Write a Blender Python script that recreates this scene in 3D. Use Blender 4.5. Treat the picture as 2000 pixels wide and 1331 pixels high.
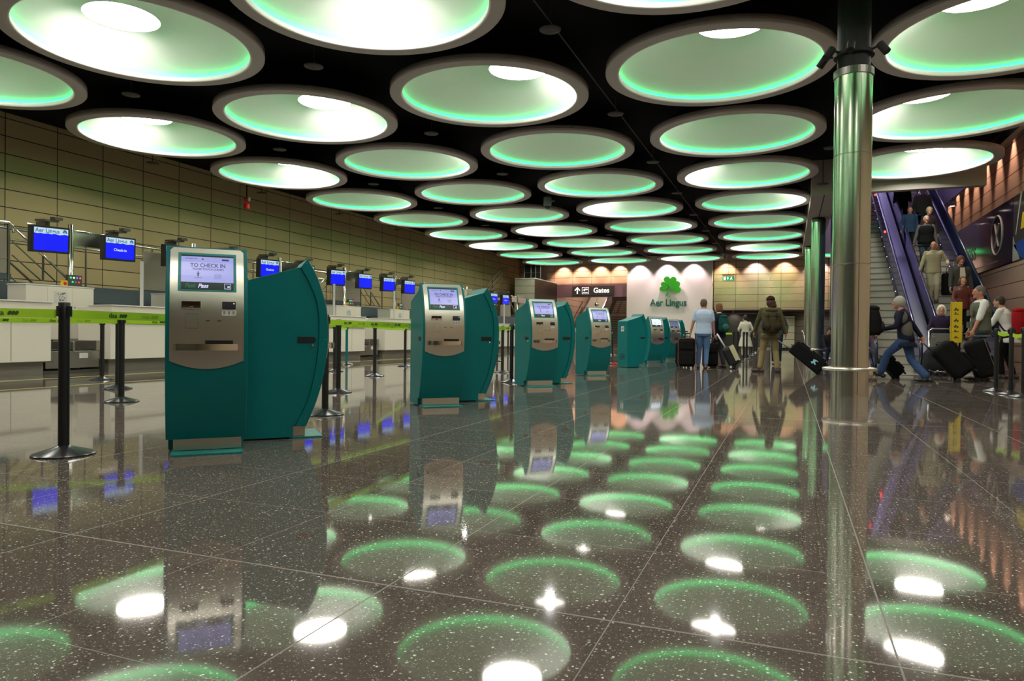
import bpy, math, random
from math import sin, cos, pi, sqrt, radians, atan2
from mathutils import Vector, Matrix, Euler

random.seed(7)
for _o in list(bpy.data.objects):
    bpy.data.objects.remove(_o)
SC = bpy.context.scene
COL = SC.collection

# ------------------------------------------------------------------ camera
EYE = .82
F_PX, PITCH, ROLL, YAW = 1380.6, -.0086, .0103, .3731
cy_, sy_, cp_, sp_, cr_, sr_ = cos(YAW), sin(YAW), cos(PITCH), sin(PITCH), cos(ROLL), sin(ROLL)
_X = Vector((cy_, sy_, 0)); _F = Vector((-sy_*cp_, cy_*cp_, sp_)); _U = Vector((sy_*sp_, -cy_*sp_, cp_))
_R = _X*cr_ + _U*sr_; _V = -_X*sr_ + _U*cr_
cam_d = bpy.data.cameras.new('camera'); cam_d.sensor_width = 36; cam_d.lens = 36*F_PX/2000
cam_d.clip_start = .05; cam_d.clip_end = 300
cam = bpy.data.objects.new('camera', cam_d); COL.objects.link(cam)
cam.matrix_world = Matrix(((_R.x, _V.x, -_F.x, 0), (_R.y, _V.y, -_F.y, 0), (_R.z, _V.z, -_F.z, EYE), (0, 0, 0, 1)))
SC.camera = cam

# ------------------------------------------------------------------ world, exposure
W = bpy.data.worlds.new('world'); SC.world = W; W.use_nodes = True
W.node_tree.nodes['Background'].inputs[0].default_value = (1, .9, .8, 1)
W.node_tree.nodes['Background'].inputs[1].default_value = .0
SC.view_settings.view_transform = 'Standard'; SC.view_settings.look = 'None'
SC.view_settings.gamma = 1; SC.view_settings.use_curve_mapping = False
SC.view_settings.exposure = 0.0
LAMP_S = 23.0      # brightness of the white dish lamps
LED_S = 9.5        # brightness of the green cove LEDs
try:
    SC.cycles.use_denoising = True
    SC.cycles.max_bounces = 8
    SC.cycles.sample_clamp_indirect = 6
    SC.cycles.use_light_tree = True
except Exception:
    pass

# ------------------------------------------------------------------ object helpers
def tag(o, label=None, cat=None, group=None, kind=None):
    if label: o['label'] = label
    if cat: o['category'] = cat
    if group: o['group'] = group
    if kind: o['kind'] = kind
    return o

def thing(name, label, cat, loc=(0, 0, 0), rot=(0, 0, 0), group=None):
    o = bpy.data.objects.new(name, None); COL.objects.link(o)
    o.empty_display_size = .1
    o.location = loc
    o.rotation_euler = rot if hasattr(rot, '__len__') else (0, 0, rot)
    return tag(o, label, cat, group)

class MB:
    """collects shapes, then links them as ONE mesh object"""
    def __init__(s): s.v = []; s.f = []; s.m = []
    def add(s, vs, fs, mi=0):
        n = len(s.v); s.v += [tuple(p) for p in vs]; s.f += [tuple(i+n for i in f) for f in fs]; s.m += [mi]*len(fs); return s
    def box(s, a, b, mi=0, M=None):
        x0, y0, z0 = a; x1, y1, z1 = b
        vs = [Vector(p) for p in ((x0,y0,z0),(x1,y0,z0),(x1,y1,z0),(x0,y1,z0),(x0,y0,z1),(x1,y0,z1),(x1,y1,z1),(x0,y1,z1))]
        if M: vs = [M@p for p in vs]
        return s.add(vs, [(0,3,2,1),(4,5,6,7),(0,1,5,4),(1,2,6,5),(2,3,7,6),(3,0,4,7)], mi)
    def cbox(s, c, d, mi=0, M=None):
        return s.box([c[i]-d[i]/2 for i in range(3)], [c[i]+d[i]/2 for i in range(3)], mi, M)
    def prism(s, poly, a, b, axis=0, mi=0):
        """extrude 2d polygon from a to b along axis; poly coords are the other two axes in order"""
        def P(p, t):
            q = [p[0], p[1]]; q.insert(axis, t); return q
        n = len(poly); vs = [P(p, a) for p in poly]+[P(p, b) for p in poly]
        fs = [tuple(range(n))[::-1], tuple(range(n, 2*n))]+[(i, (i+1) % n, n+(i+1) % n, n+i) for i in range(n)]
        return s.add(vs, fs, mi)
    def tube(s, pts, r, seg=8, mi=0, cap=True, closed=False):
        pts = [Vector(p) for p in pts]; n = len(pts); vs = []; fs = []
        rs = r if hasattr(r, '__len__') else [r]*n
        up = None
        for i, p in enumerate(pts):
            if closed: t = pts[(i+1) % n]-pts[i-1]
            else: t = pts[min(i+1, n-1)]-pts[max(i-1, 0)]
            t.normalize()
            if up is None:
                up = Vector((0, 0, 1)) if abs(t.z) < .9 else Vector((1, 0, 0))
            a = t.cross(up).normalized(); b = a.cross(t).normalized(); up = b
            for k in range(seg):
                w = 2*pi*k/seg; vs.append(p+(a*cos(w)+b*sin(w))*rs[i])
        m = n if closed else n-1
        for i in range(m):
            j = (i+1) % n
            for k in range(seg):
                l = (k+1) % seg; fs.append((i*seg+k, i*seg+l, j*seg+l, j*seg+k))
        if cap and not closed:
            fs.append(tuple(range(seg))[::-1]); fs.append(tuple((n-1)*seg+k for k in range(seg)))
        return s.add(vs, fs, mi)
    def lathe(s, prof, seg=32, c=(0, 0, 0), mi=0, closed=False):
        n = len(prof); vs = []; fs = []
        for r, z in prof:
            for k in range(seg):
                w = 2*pi*k/seg; vs.append((c[0]+r*cos(w), c[1]+r*sin(w), c[2]+z))
        for i in range(n if closed else n-1):
            j = (i+1) % n
            for k in range(seg):
                l = (k+1) % seg; fs.append((i*seg+k, i*seg+l, j*seg+l, j*seg+k))
        return s.add(vs, fs, mi)
    def cyl(s, c, r, h, seg=24, mi=0):
        return s.lathe([(.0001, 0), (r, 0), (r, h), (.0001, h)], seg, c, mi)
    def ell(s, c, r, R=None, seg=14, rings=9, mi=0):
        vs = []; fs = []; c = Vector(c)
        for i in range(rings+1):
            t = pi*i/rings
            for k in range(seg):
                w = 2*pi*k/seg
                p = Vector((r[0]*sin(t)*cos(w), r[1]*sin(t)*sin(w), r[2]*cos(t)))
                if R: p = R@p
                vs.append(c+p)
        for i in range(rings):
            for k in range(seg):
                l = (k+1) % seg; fs.append((i*seg+k, (i+1)*seg+k, (i+1)*seg+l, i*seg+l))
        return s.add(vs, fs, mi)
    def cap(s, p0, r0, p1, r1, seg=12, mi=0):
        p0 = Vector(p0); p1 = Vector(p1); d = (p1-p0)
        L = max(d.length, 1e-5); d = d/L; pts = []; rs = []
        for t in (-1, -.8, -.45, 0): pts.append(p0+d*(r0*t)); rs.append(max(r0*sqrt(max(0, 1-t*t)), r0*.05))
        for t in (0, .45, .8, 1): pts.append(p1+d*(r1*t)); rs.append(max(r1*sqrt(max(0, 1-t*t)), r1*.05))
        return s.tube(pts, rs, seg, mi)
    def loft(s, rings, seg=20, mi=0, sq=1.0):
        """rings: (centre, rx, ry[, angle]) horizontal-ish ellipses, closed ends"""
        vs = []; fs = []; n = len(rings)
        for rg in rings:
            c, rx, ry = rg[:3]; an = rg[3] if len(rg) > 3 else 0
            for k in range(seg):
                w = 2*pi*k/seg; cx, sx = cos(w), sin(w)
                x = rx*math.copysign(abs(cx)**sq, cx); y = ry*math.copysign(abs(sx)**sq, sx)
                vs.append((c[0]+x*cos(an)-y*sin(an), c[1]+x*sin(an)+y*cos(an), c[2]))
        for i in range(n-1):
            for k in range(seg):
                l = (k+1) % seg; fs.append((i*seg+k, i*seg+l, (i+1)*seg+l, (i+1)*seg+k))
        fs.append(tuple(range(seg))[::-1]); fs.append(tuple((n-1)*seg+k for k in range(seg)))
        return s.add(vs, fs, mi)
    def grid(s, fn, nu, nv, mi=0):
        vs = [fn(i/nu, j/nv) for j in range(nv+1) for i in range(nu+1)]
        fs = [(j*(nu+1)+i, j*(nu+1)+i+1, (j+1)*(nu+1)+i+1, (j+1)*(nu+1)+i) for j in range(nv) for i in range(nu)]
        return s.add(vs, fs, mi)
    def slab(s, fn, nu, nv, th, mi=0):
        """fn(u,v,off)->point; closed slab of thickness th"""
        a = [fn(i/nu, j/nv, th) for j in range(nv+1) for i in range(nu+1)]
        b = [fn(i/nu, j/nv, 0) for j in range(nv+1) for i in range(nu+1)]
        N = len(a); w = nu+1; fs = []
        for j in range(nv):
            for i in range(nu):
                q = (j*w+i, j*w+i+1, (j+1)*w+i+1, (j+1)*w+i); fs.append(q); fs.append(tuple(N+k for k in q[::-1]))
        edge = [i for i in range(w)]+[j*w+nu for j in range(1, nv+1)]+[nv*w+i for i in range(nu-1, -1, -1)]+[j*w for j in range(nv-1, 0, -1)]
        for k in range(len(edge)):
            p, q = edge[k], edge[(k+1) % len(edge)]; fs.append((q, p, N+p, N+q))
        return s.add(a+b, fs, mi)
    def mesh(s, name, mats, smooth=False):
        me = bpy.data.meshes.new(name); me.from_pydata([tuple(v) for v in s.v], [], s.f)
        for m in (mats if isinstance(mats, (list, tuple)) else [mats]): me.materials.append(m)
        me.polygons.foreach_set('material_index', s.m)
        if smooth:
            me.polygons.foreach_set('use_smooth', [True]*len(me.polygons))
        me.update(); return me
    def build(s, name, mats, parent=None, smooth=False, bevel=0, angle=None, bseg=2, fix=False):
        me = s.mesh(name, mats, smooth or angle is not None)
        if fix:
            import bmesh
            bm = bmesh.new(); bm.from_mesh(me); bmesh.ops.recalc_face_normals(bm, faces=bm.faces); bm.to_mesh(me); bm.free()
        if angle is not None:
            try: me.set_sharp_from_angle(angle=radians(angle))
            except Exception: pass
        o = bpy.data.objects.new(name, me); COL.objects.link(o)
        if parent is not None: o.parent = parent
        if bevel:
            b = o.modifiers.new('bevel', 'BEVEL'); b.width = bevel; b.segments = bseg; b.limit_method = 'ANGLE'
        return o

def struct(o):
    o['kind'] = 'structure'; return o

def copy_tree(o, parent=None):
    c = o.copy(); COL.objects.link(c)
    if parent is not None:
        c.parent = parent; c.matrix_parent_inverse = o.matrix_parent_inverse.copy()
    for ch in KIDS.get(o.name, None) or [k for k in bpy.data.objects if k.parent == o]:
        copy_tree(ch, c)
    return c
KIDS = {}

_font_cache = {}
def text_geo(txt, size=1.0, bold=0.0, shear=0.0, align='CENTER', space=1.0):
    cu = bpy.data.curves.new('t', 'FONT'); cu.body = txt; cu.size = size; cu.offset = bold*size
    cu.shear = shear; cu.align_x = align; cu.align_y = 'CENTER'; cu.resolution_u = 3; cu.space_character = space
    o = bpy.data.objects.new('t', cu); COL.objects.link(o)
    dg = bpy.context.evaluated_depsgraph_get(); dg.update()
    me = bpy.data.meshes.new_from_object(o.evaluated_get(dg))
    vs = [v.co.copy() for v in me.vertices]; fs = [tuple(p.vertices) for p in me.polygons]
    bpy.data.objects.remove(o); bpy.data.curves.remove(cu); bpy.data.meshes.remove(me)
    return vs, fs
def add_text(mb, txt, size, fn, bold=0.0, shear=0.0, align='CENTER', mi=0, space=1.0, sx=1.0):
    vs, fs = text_geo(txt, size, bold, shear, align, space)
    mb.add([fn(v.x*sx, v.y) for v in vs], fs, mi)
    return mb

# ------------------------------------------------------------------ materials
MATS = {}
def mat(name, col, rough=.5, metal=0, emis=None, es=0, bump=0, bscale=40, var=0, vscale=8, coat=0, spec=.5, alpha=1, trans=0, aniso=None, sheen=0):
    if name in MATS: return MATS[name]
    m = bpy.data.materials.new(name); m.use_nodes = True; nt = m.node_tree; b = nt.nodes['Principled BSDF']
    b.inputs['Base Color'].default_value = (*col, 1); b.inputs['Roughness'].default_value = rough
    b.inputs['Metallic'].default_value = metal; b.inputs['Specular IOR Level'].default_value = spec
    b.inputs['Coat Weight'].default_value = coat; b.inputs['Alpha'].default_value = alpha
    b.inputs['Transmission Weight'].default_value = trans; b.inputs['Sheen Weight'].default_value = sheen
    if emis:
        b.inputs['Emission Color'].default_value = (*emis, 1); b.inputs['Emission Strength'].default_value = es
    tc = None
    if var or bump or aniso:
        tc = nt.nodes.new('ShaderNodeTexCoord')
    if var:
        n = nt.nodes.new('ShaderNodeTexNoise'); n.inputs['Scale'].default_value = vscale; n.inputs['Detail'].default_value = 4
        nt.links.new(tc.outputs['Object'], n.inputs['Vector'])
        r = nt.nodes.new('ShaderNodeMapRange'); r.inputs[3].default_value = 1-var; r.inputs[4].default_value = 1+var
        nt.links.new(n.outputs['Fac'], r.inputs[0])
        mx = nt.nodes.new('ShaderNodeVectorMath'); mx.operation = 'SCALE'; mx.inputs[0].default_value = col
        nt.links.new(r.outputs[0], mx.inputs['Scale']); nt.links.new(mx.outputs[0], b.inputs['Base Color'])
    if bump:
        n = nt.nodes.new('ShaderNodeTexNoise'); n.inputs['Scale'].default_value = bscale; n.inputs['Detail'].default_value = 3
        if aniso:
            mp = nt.nodes.new('ShaderNodeMapping'); mp.inputs['Scale'].default_value = aniso
            nt.links.new(tc.outputs['Object'], mp.inputs[0]); nt.links.new(mp.outputs[0], n.inputs['Vector'])
        else: nt.links.new(tc.outputs['Object'], n.inputs['Vector'])
        bp = nt.nodes.new('ShaderNodeBump'); bp.inputs['Strength'].default_value = bump; bp.inputs['Distance'].default_value = .01
        nt.links.new(n.outputs['Fac'], bp.inputs['Height']); nt.links.new(bp.outputs[0], b.inputs['Normal'])
    MATS[name] = m; return m

def mth(nt, op, a, b=None, c=None):
    n = nt.nodes.new('ShaderNodeMath'); n.operation = op
    for i, x in enumerate((a, b, c)):
        if x is None: continue
        if isinstance(x, (int, float)): n.inputs[i].default_value = x
        else: nt.links.new(x, n.inputs[i])
    return n.outputs[0]

def panel_mat(name, col, ax_h, off_h, step_h, off_z, step_z, joint=(.02, .015, .01), jw=.012, rough=.55, var=.06, spec=.3):
    """wall cladding with dark joints: ax_h 0/1 = horizontal axis (world x or y)"""
    m = bpy.data.materials.new(name); m.use_nodes = True; nt = m.node_tree; b = nt.nodes['Principled BSDF']
    tc = nt.nodes.new('ShaderNodeTexCoord'); sp = nt.nodes.new('ShaderNodeSeparateXYZ'); nt.links.new(tc.outputs['Object'], sp.inputs[0])
    def line(o, off, step, wdt):
        t = mth(nt, 'DIVIDE', mth(nt, 'SUBTRACT', o, off), step); fr = mth(nt, 'FRACT', t)
        d = mth(nt, 'ABSOLUTE', mth(nt, 'SUBTRACT', fr, .5)); return mth(nt, 'GREATER_THAN', d, .5-wdt/step), mth(nt, 'FLOOR', t)
    l1, c1 = line(sp.outputs[ax_h], off_h, step_h, jw); l2, c2 = line(sp.outputs[2], off_z, step_z, jw)
    lj = mth(nt, 'MAXIMUM', l1, l2)
    wn = nt.nodes.new('ShaderNodeTexWhiteNoise'); wn.noise_dimensions = '2D'
    cb = nt.nodes.new('ShaderNodeCombineXYZ'); nt.links.new(c1, cb.inputs[0]); nt.links.new(c2, cb.inputs[1]); nt.links.new(cb.outputs[0], wn.inputs['Vector'])
    r = nt.nodes.new('ShaderNodeMapRange'); r.inputs[3].default_value = 1-var; r.inputs[4].default_value = 1+var; nt.links.new(wn.outputs[0], r.inputs[0])
    sc = nt.nodes.new('ShaderNodeVectorMath'); sc.operation = 'SCALE'; sc.inputs[0].default_value = col; nt.links.new(r.outputs[0], sc.inputs['Scale'])
    mx = nt.nodes.new('ShaderNodeMix'); mx.data_type = 'RGBA'; nt.links.new(lj, mx.inputs[0]); nt.links.new(sc.outputs[0], mx.inputs[6]); mx.inputs[7].default_value = (*joint, 1)
    nt.links.new(mx.outputs[2], b.inputs['Base Color'])
    b.inputs['Roughness'].default_value = rough; b.inputs['Specular IOR Level'].default_value = spec
    bp = nt.nodes.new('ShaderNodeBump'); bp.inputs['Strength'].default_value = .6; bp.inputs['Distance'].default_value = .01; bp.invert = True
    nt.links.new(lj, bp.inputs['Height']); nt.links.new(bp.outputs[0], b.inputs['Normal'])
    MATS[name] = m; return m

def floor_mat():
    m = bpy.data.materials.new('polished_terrazzo'); m.use_nodes = True; nt = m.node_tree; b = nt.nodes['Principled BSDF']; L = nt.links
    tc = nt.nodes.new('ShaderNodeTexCoord'); sp = nt.nodes.new('ShaderNodeSeparateXYZ'); L.new(tc.outputs['Object'], sp.inputs[0])
    def line(o, off, step, w):
        t = mth(nt, 'DIVIDE', mth(nt, 'SUBTRACT', o, off), step); d = mth(nt, 'ABSOLUTE', mth(nt, 'SUBTRACT', mth(nt, 'FRACT', t), .5))
        return mth(nt, 'GREATER_THAN', d, .5-w/step), mth(nt, 'FLOOR', t)
    # long joints run along the hall, every second one wider; cross joints between them
    l1, c1 = line(sp.outputs[0], -1.2, .735, .0016)
    l2, c2 = line(sp.outputs[1], 1.99, .70, .0015)
    big1, _ = line(sp.outputs[0], -1.2, 1.47, .0028); big2, _ = line(sp.outputs[1], 1.99, 5.6, .004)
    lj = mth(nt, 'MAXIMUM', mth(nt, 'MAXIMUM', l1, l2), mth(nt, 'MAXIMUM', big1, big2))
    def chips(scale, thr, seed):
        v = nt.nodes.new('ShaderNodeTexVoronoi'); v.inputs['Scale'].default_value = scale; v.voronoi_dimensions = '2D'
        mp = nt.nodes.new('ShaderNodeMapping'); mp.inputs['Location'].default_value = (seed, seed*.7, 0)
        ns = nt.nodes.new('ShaderNodeTexNoise'); ns.inputs['Scale'].default_value = scale*1.6
        L.new(tc.outputs['Object'], ns.inputs['Vector'])
        ad = nt.nodes.new('ShaderNodeVectorMath'); ad.operation = 'MULTIPLY_ADD'; ad.inputs[1].default_value = (.6/scale,)*3
        L.new(ns.outputs['Color'], ad.inputs[0]); L.new(tc.outputs['Object'], ad.inputs[2]); L.new(ad.outputs[0], mp.inputs[0]); L.new(mp.outputs[0], v.inputs['Vector'])
        cs = nt.nodes.new('ShaderNodeSeparateColor'); L.new(v.outputs['Color'], cs.inputs[0])
        size = mth(nt, 'MULTIPLY', mth(nt, 'POWER', cs.outputs[0], 3.0), thr)
        return mth(nt, 'LESS_THAN', v.outputs['Distance'], size), cs.outputs[1], cs.outputs[2]
    k1, r1, q1 = chips(62, .26, 0); k2, r2, q2 = chips(130, .28, 3.1); k3, r3, q3 = chips(36, .14, 7.7)
    base = nt.nodes.new('ShaderNodeTexNoise'); base.inputs['Scale'].default_value = 60; base.inputs['Detail'].default_value = 3; L.new(tc.outputs['Object'], base.inputs['Vector'])
    wn = nt.nodes.new('ShaderNodeTexWhiteNoise'); wn.noise_dimensions = '2D'; cb = nt.nodes.new('ShaderNodeCombineXYZ'); L.new(c1, cb.inputs[0]); L.new(c2, cb.inputs[1]); L.new(cb.outputs[0], wn.inputs['Vector'])
    br = mth(nt, 'ADD', mth(nt, 'MULTIPLY', base.outputs['Fac'], .5), mth(nt, 'MULTIPLY', wn.outputs[0], .22))
    rp = nt.nodes.new('ShaderNodeMapRange'); L.new(br, rp.inputs[0]); rp.inputs[1].default_value = 0; rp.inputs[2].default_value = .8; rp.inputs[3].default_value = .5; rp.inputs[4].default_value = 1.35
    sc = nt.nodes.new('ShaderNodeVectorMath'); sc.operation = 'SCALE'; sc.inputs[0].default_value = FLOOR_COL; L.new(rp.outputs[0], sc.inputs['Scale'])
    cur = sc.outputs[0]
    def mixin(cur, fac, colr):
        mx = nt.nodes.new('ShaderNodeMix'); mx.data_type = 'RGBA'; L.new(fac, mx.inputs[0]); L.new(cur, mx.inputs[6])
        if isinstance(colr, tuple): mx.inputs[7].default_value = (*colr, 1)
        else: L.new(colr, mx.inputs[7])
        return mx.outputs[2]
    cr = nt.nodes.new('ShaderNodeValToRGB'); L.new(r1, cr.inputs[0]); e = cr.color_ramp.elements
    e[0].color = (.20, .19, .17, 1); e[1].color = (.62, .60, .55, 1)
    cr2 = nt.nodes.new('ShaderNodeValToRGB'); L.new(r2, cr2.inputs[0]); e = cr2.color_ramp.elements
    e[0].color = (.16, .15, .14, 1); e[1].color = (.45, .44, .38, 1)
    cur = mixin(cur, k2, cr2.outputs[0]); cur = mixin(cur, k1, cr.outputs[0]); cur = mixin(cur, k3, (.8, .77, .7)); cur = mixin(cur, lj, (.14, .12, .10))
    L.new(cur, b.inputs['Base Color'])
    sm = nt.nodes.new('ShaderNodeTexNoise'); sm.inputs['Scale'].default_value = 1.3; sm.inputs['Detail'].default_value = 6; L.new(tc.outputs['Object'], sm.inputs['Vector'])
    rr = nt.nodes.new('ShaderNodeMapRange'); rr.inputs[3].default_value = .030; rr.inputs[4].default_value = .062; L.new(sm.outputs['Fac'], rr.inputs[0])
    ro = mth(nt, 'MAXIMUM', rr.outputs[0], mth(nt, 'MULTIPLY', lj, .5))
    L.new(ro, b.inputs['Roughness']); b.inputs['IOR'].default_value = FLOOR_IOR
    # mirror chips: glass flakes with their own tilt sparkle in the lamps
    MATS['floor'] = m; return m
FLOOR_COL = (.125, .100, .088); FLOOR_IOR = 1.85

teal = mat('teal_powder_coat', (.0, .150, .156), rough=.38, spec=.25, bump=.03, bscale=300)
teal_lt = mat('teal_edge', (.0, .24, .23), rough=.35)
steel = mat('brushed_steel', (.70, .66, .60), rough=.30, metal=1, bump=.05, bscale=60, aniso=(40, 1, 1))
steel_c = mat('brushed_steel_column', (.66, .63, .57), rough=.20, metal=1, bump=.02, bscale=6, aniso=(8, 8, .1))
chrome = mat('chrome_tube', (.8, .78, .74), rough=.12, metal=1)
darksteel = mat('dark_steel', (.18, .17, .16), rough=.4, metal=1)
black = mat('black_plastic', (.012, .012, .013), rough=.38)
blackm = mat('black_matt', (.008, .008, .008), rough=.8)
rubber = mat('black_rubber', (.015, .015, .016), rough=.55)
white_l = mat('white_laminate', (.74, .69, .60), rough=.45, spec=.3)
white_p = mat('white_paint', (.68, .66, .62), rough=.7)
grey_p = mat('grey_panel', (.32, .30, .27), rough=.45)
bluegrey = mat('blue_grey_steel', (.075, .10, .115), rough=.45)
stand_base = mat('stanchion_base_metal', (.045, .045, .05), rough=.22, metal=.6)
tape_m = mat('lime_tape', (.40, .68, .02), rough=.5)
tape_ink = mat('tape_print', (.04, .08, .01), rough=.6)
tape_ink2 = mat('tape_print_faint', (.24, .45, .02), rough=.6)
paper = mat('paper', (.62, .60, .56), rough=.8)
ink = mat('ink', (.03, .03, .03), rough=.8)
scr_blue = mat('screen_blue', (.0, .0, .02), rough=.3, emis=(.005, .012, 1.0), es=.95)
scr_white = mat('screen_pale', (.02, .02, .02), rough=.3, emis=(.62, .80, 1.0), es=.85)
scr_teal = mat('screen_teal_text', (.0, .02, .02), rough=.3, emis=(.02, .24, .34), es=.55)
scr_wtext = mat('screen_white_text', (.02, .02, .02), rough=.3, emis=(.75, .82, 1), es=1.1)
kscr = mat('kiosk_screen', (.02, .02, .02), rough=.25, emis=(.40, .42, .86), es=.85)
kscr_w = mat('kiosk_screen_white', (.02, .02, .02), rough=.25, emis=(.8, .88, 1), es=1.1)
kscr_d = mat('kiosk_screen_dim', (.02, .02, .02), rough=.25, emis=(.16, .17, .36), es=.7)
kink = mat('kiosk_screen_text', (.01, .01, .05), rough=.3, emis=(.03, .03, .14), es=1)
kbar = mat('kiosk_banner_dark', (.01, .03, .03), rough=.3)
kgreen = mat('kiosk_text_green', (.0, .05, .02), rough=.3, emis=(.01, .12, .05), es=.8)
kwhite = mat('kiosk_text_white', (.02, .02, .02), rough=.3, emis=(.65, .68, .95), es=1)
red_m = mat('red_plastic', (.55, .02, .02), rough=.4)
# ================================================================== THE SHELL
WL, WR, WF, WB = -19.0, 6.2, 50.0, -14.0     # left wall, right wall, far wall, wall behind
ZC = 6.45
floor_mat()
o = struct(MB().box((WL-1, WB-1, -.2), (WR+2, 62, 0)).build('floor', MATS['floor']))
ceil_m = mat('black_ceiling_mesh', (.010, .010, .011), rough=.9, spec=.1)
c = MB()
c.box((WL, WB, ZC), (5.35, 24.6, ZC+.2)); c.box((WL, 24.6, ZC), (1.42, WF, ZC+.2)); c.box((1.42, 41.5, ZC), (5.35, WF, ZC+.2)); c.box((5.25, WB, 8.3), (WR, WF, 8.5)); c.box((5.25, WB, ZC+.2), (5.35, 24.6, 8.3))
struct(c.build('ceiling', ceil_m))
beige_L = panel_mat('beige_wall_cladding', (.50, .39, .20), 1, 12.31, 1.405, 4.00, .461, rough=.6, jw=.012)
struct(MB().box((WL-.3, WB, 0), (WL, 62, 8)).build('wall_left', beige_L))
pinkbeige = panel_mat('pinkish_wall_cladding', (.50, .375, .27), 0, -14.82, 1.43, 5.03, .455, rough=.55)
beige_R = panel_mat('right_wall_cladding', (.50, .36, .26), 1, 21.9, 14, 2.04, .47, rough=.5)
struct(MB().box((WR, WB, 0), (WR+.3, 62, 14)).build('wall_right', beige_R))
struct(MB().box((WL-.3, WB-.3, 0), (WR+.3, WB, 8)).build('wall_back', mat('back_wall_plaster', (.34, .29, .22), rough=.7)))
# far wall: cladding left of the logo wall above the Gates opening, and right of it above the recess
w = MB()
w.box((WL, WF, 0), (-16.0, WF+.3, 8)); w.box((-16.0, WF, 4.52), (-10.7, WF+.3, 8)); w.box((-10.75, WF, 0), (-4.8, WF+.3, 8)); w.box((-4.9, WF, 2.65), (WR, WF+.3, 8))
struct(w.build('wall_far', pinkbeige))
grey_rec = panel_mat('grey_recess_cladding', (.15, .135, .12), 0, -1.2, 2.9, .15, .47, rough=.5)
w = MB(); w.box((-4.8, 52.0, 0), (WR, 52.2, 2.65)); w.box((-4.9, WF+.3, 2.65), (WR, 52.2, 2.8)); w.box((-4.9, WF+.3, 0), (-4.8, 52, 2.65))
struct(w.build('wall_recess', grey_rec))
struct(MB().box((-4.8, 51.85, 0), (WR, 52.0, .10)).build('baseboard_far', mat('kerb', (.4, .37, .33), rough=.4)))
struct(MB().box((-4.9, WF-.06, 2.56), (WR, WF+.3, 2.65)).build('trim_1', mat('dark_ledge', (.02, .018, .016), rough=.5)))
# logo wall in front of the far cladding
struct(MB().box((-10.72, 49.6, 0), (-4.86, WF, 6.4)).build('wall_logo', mat('logo_wall_white', (.66, .63, .58), rough=.75, var=.02, vscale=.5)))
# purple fascia over the opening to the gates, and the passage behind it
struct(MB().box((-16.0, 49.9, 3.60), (-10.72, 50.25, 4.53)).build('trim_2', mat('purple_fascia', (.115, .065, .088), rough=.5)))
pass_m = panel_mat('passage_cladding', (.42, .31, .24), 1, 50, 2.0, .3, .47, rough=.55)
w = MB(); w.box((-16.3, WF+.3, 0), (-16.0, 60, 8)); w.box((-10.72, WF+.3, 0), (-10.5, 60, 8)); w.box((-16.3, 60, 0), (-10.5, 60.2, 8)); w.box((-16.3, WF+.3, 7.6), (-10.5, 60, 7.8))
struct(w.build('wall_passage', pass_m))

# bulkhead round the escalator void
bulk_m = mat('bulkhead_plaster', (.42, .37, .33), rough=.7)
w = MB(); w.box((1.40, 24.45, 5.36), (5.36, 24.75, ZC+2.5)); w.box((5.28, WB, 6.12), (5.42, 24.45, 6.6)); w.box((.62, 24.45, 5.36), (1.42, 41.5, ZC)); w.box((1.40, 24.75, ZC), (1.45, 41.5, 11)); w.box((1.40, 41.4, 5.36), (5.3, 41.7, 11))
struct(w.build('bulkhead', bulk_m)); bpy.data.objects['bulkhead'].name = 'trim_3'
struct(MB().box((.985, 24.6, 5.352), (1.015, 41.4, 5.362)).build('trim_4', blackm))
struct(MB().box((1.4, 24.6, 10.8), (WR, 41.6, 11)).build('ceiling_void', mat('void_ceiling', (.35, .30, .33), rough=.8)))
void_w = mat('void_lilac_plaster', (.34, .27, .36), rough=.7)
struct(MB().box((5.25, 24.75, 5.72), (5.32, 41.4, 10.8)).build('wall_void', void_w))

# ================================================================== DISHES
OU, OV, SU, SV = -14.739, 13.311, 4.492, 4.515
ZR = 5.64
ring_m = mat('dish_ring_grey', (.46, .43, .41), rough=.6)
lip_m = mat('dish_lip_white', (.74, .73, .70), rough=.5)
dish_m = mat('dish_white_plaster', (.78, .78, .76), rough=.6, spec=.3)
shell_m = mat('dish_black_shell', (.012, .012, .012), rough=.9)
lampm = mat('dish_lamp_glass', (.8, .8, .8), rough=.4, emis=(1.0, .93, .84), es=LAMP_S)
ledm = mat('green_led_strip', (.0, .4, .2), rough=.4, emis=(.0, 1.0, .23), es=LED_S)
R_O, R_I, R_L = 2.014, 1.80, 1.765
mb_ring = MB().lathe([(R_I, 0), (R_O-.01, 0), (R_O, .012), (R_O, .13), (R_O-.012, .13), (R_O-.012, .03), (R_I, .022)], 72)
ring_me = mb_ring.mesh('ring', ring_m, True)
lip_me = MB().lathe([(R_I+.002, .004), (R_I, -.004), (R_L+.012, -.004), (R_L, .010), (R_L, .078), (R_I-.004, .080), (R_I+.002, .075), (R_I+.002, .004)], 72, closed=False).mesh('lip', lip_m, True)
led_me = MB().lathe([(1.808, .030), (1.838, .030), (1.838, .083), (1.808, .083)], 72, closed=True).mesh('led_strip', ledm)
H_D, R_T, OFF = .56, .60, .58
def dishpt(w, t):
    # t 0 at the rim, 1 at the lamp opening; the opening sits off-centre along +x
    e = 1-(1-t)**2.1
    r = 1.985+(R_T-1.985)*t**.92; z = .03+H_D*sin(t*pi/2)**.9 if t > 0 else .03
    return (OFF*t**1.15+r*cos(w), r*sin(w), z)
NS, NT = 72, 20
mbd = MB(); vs = [dishpt(2*pi*k/NS, i/NT) for i in range(NT+1) for k in range(NS)]
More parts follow.
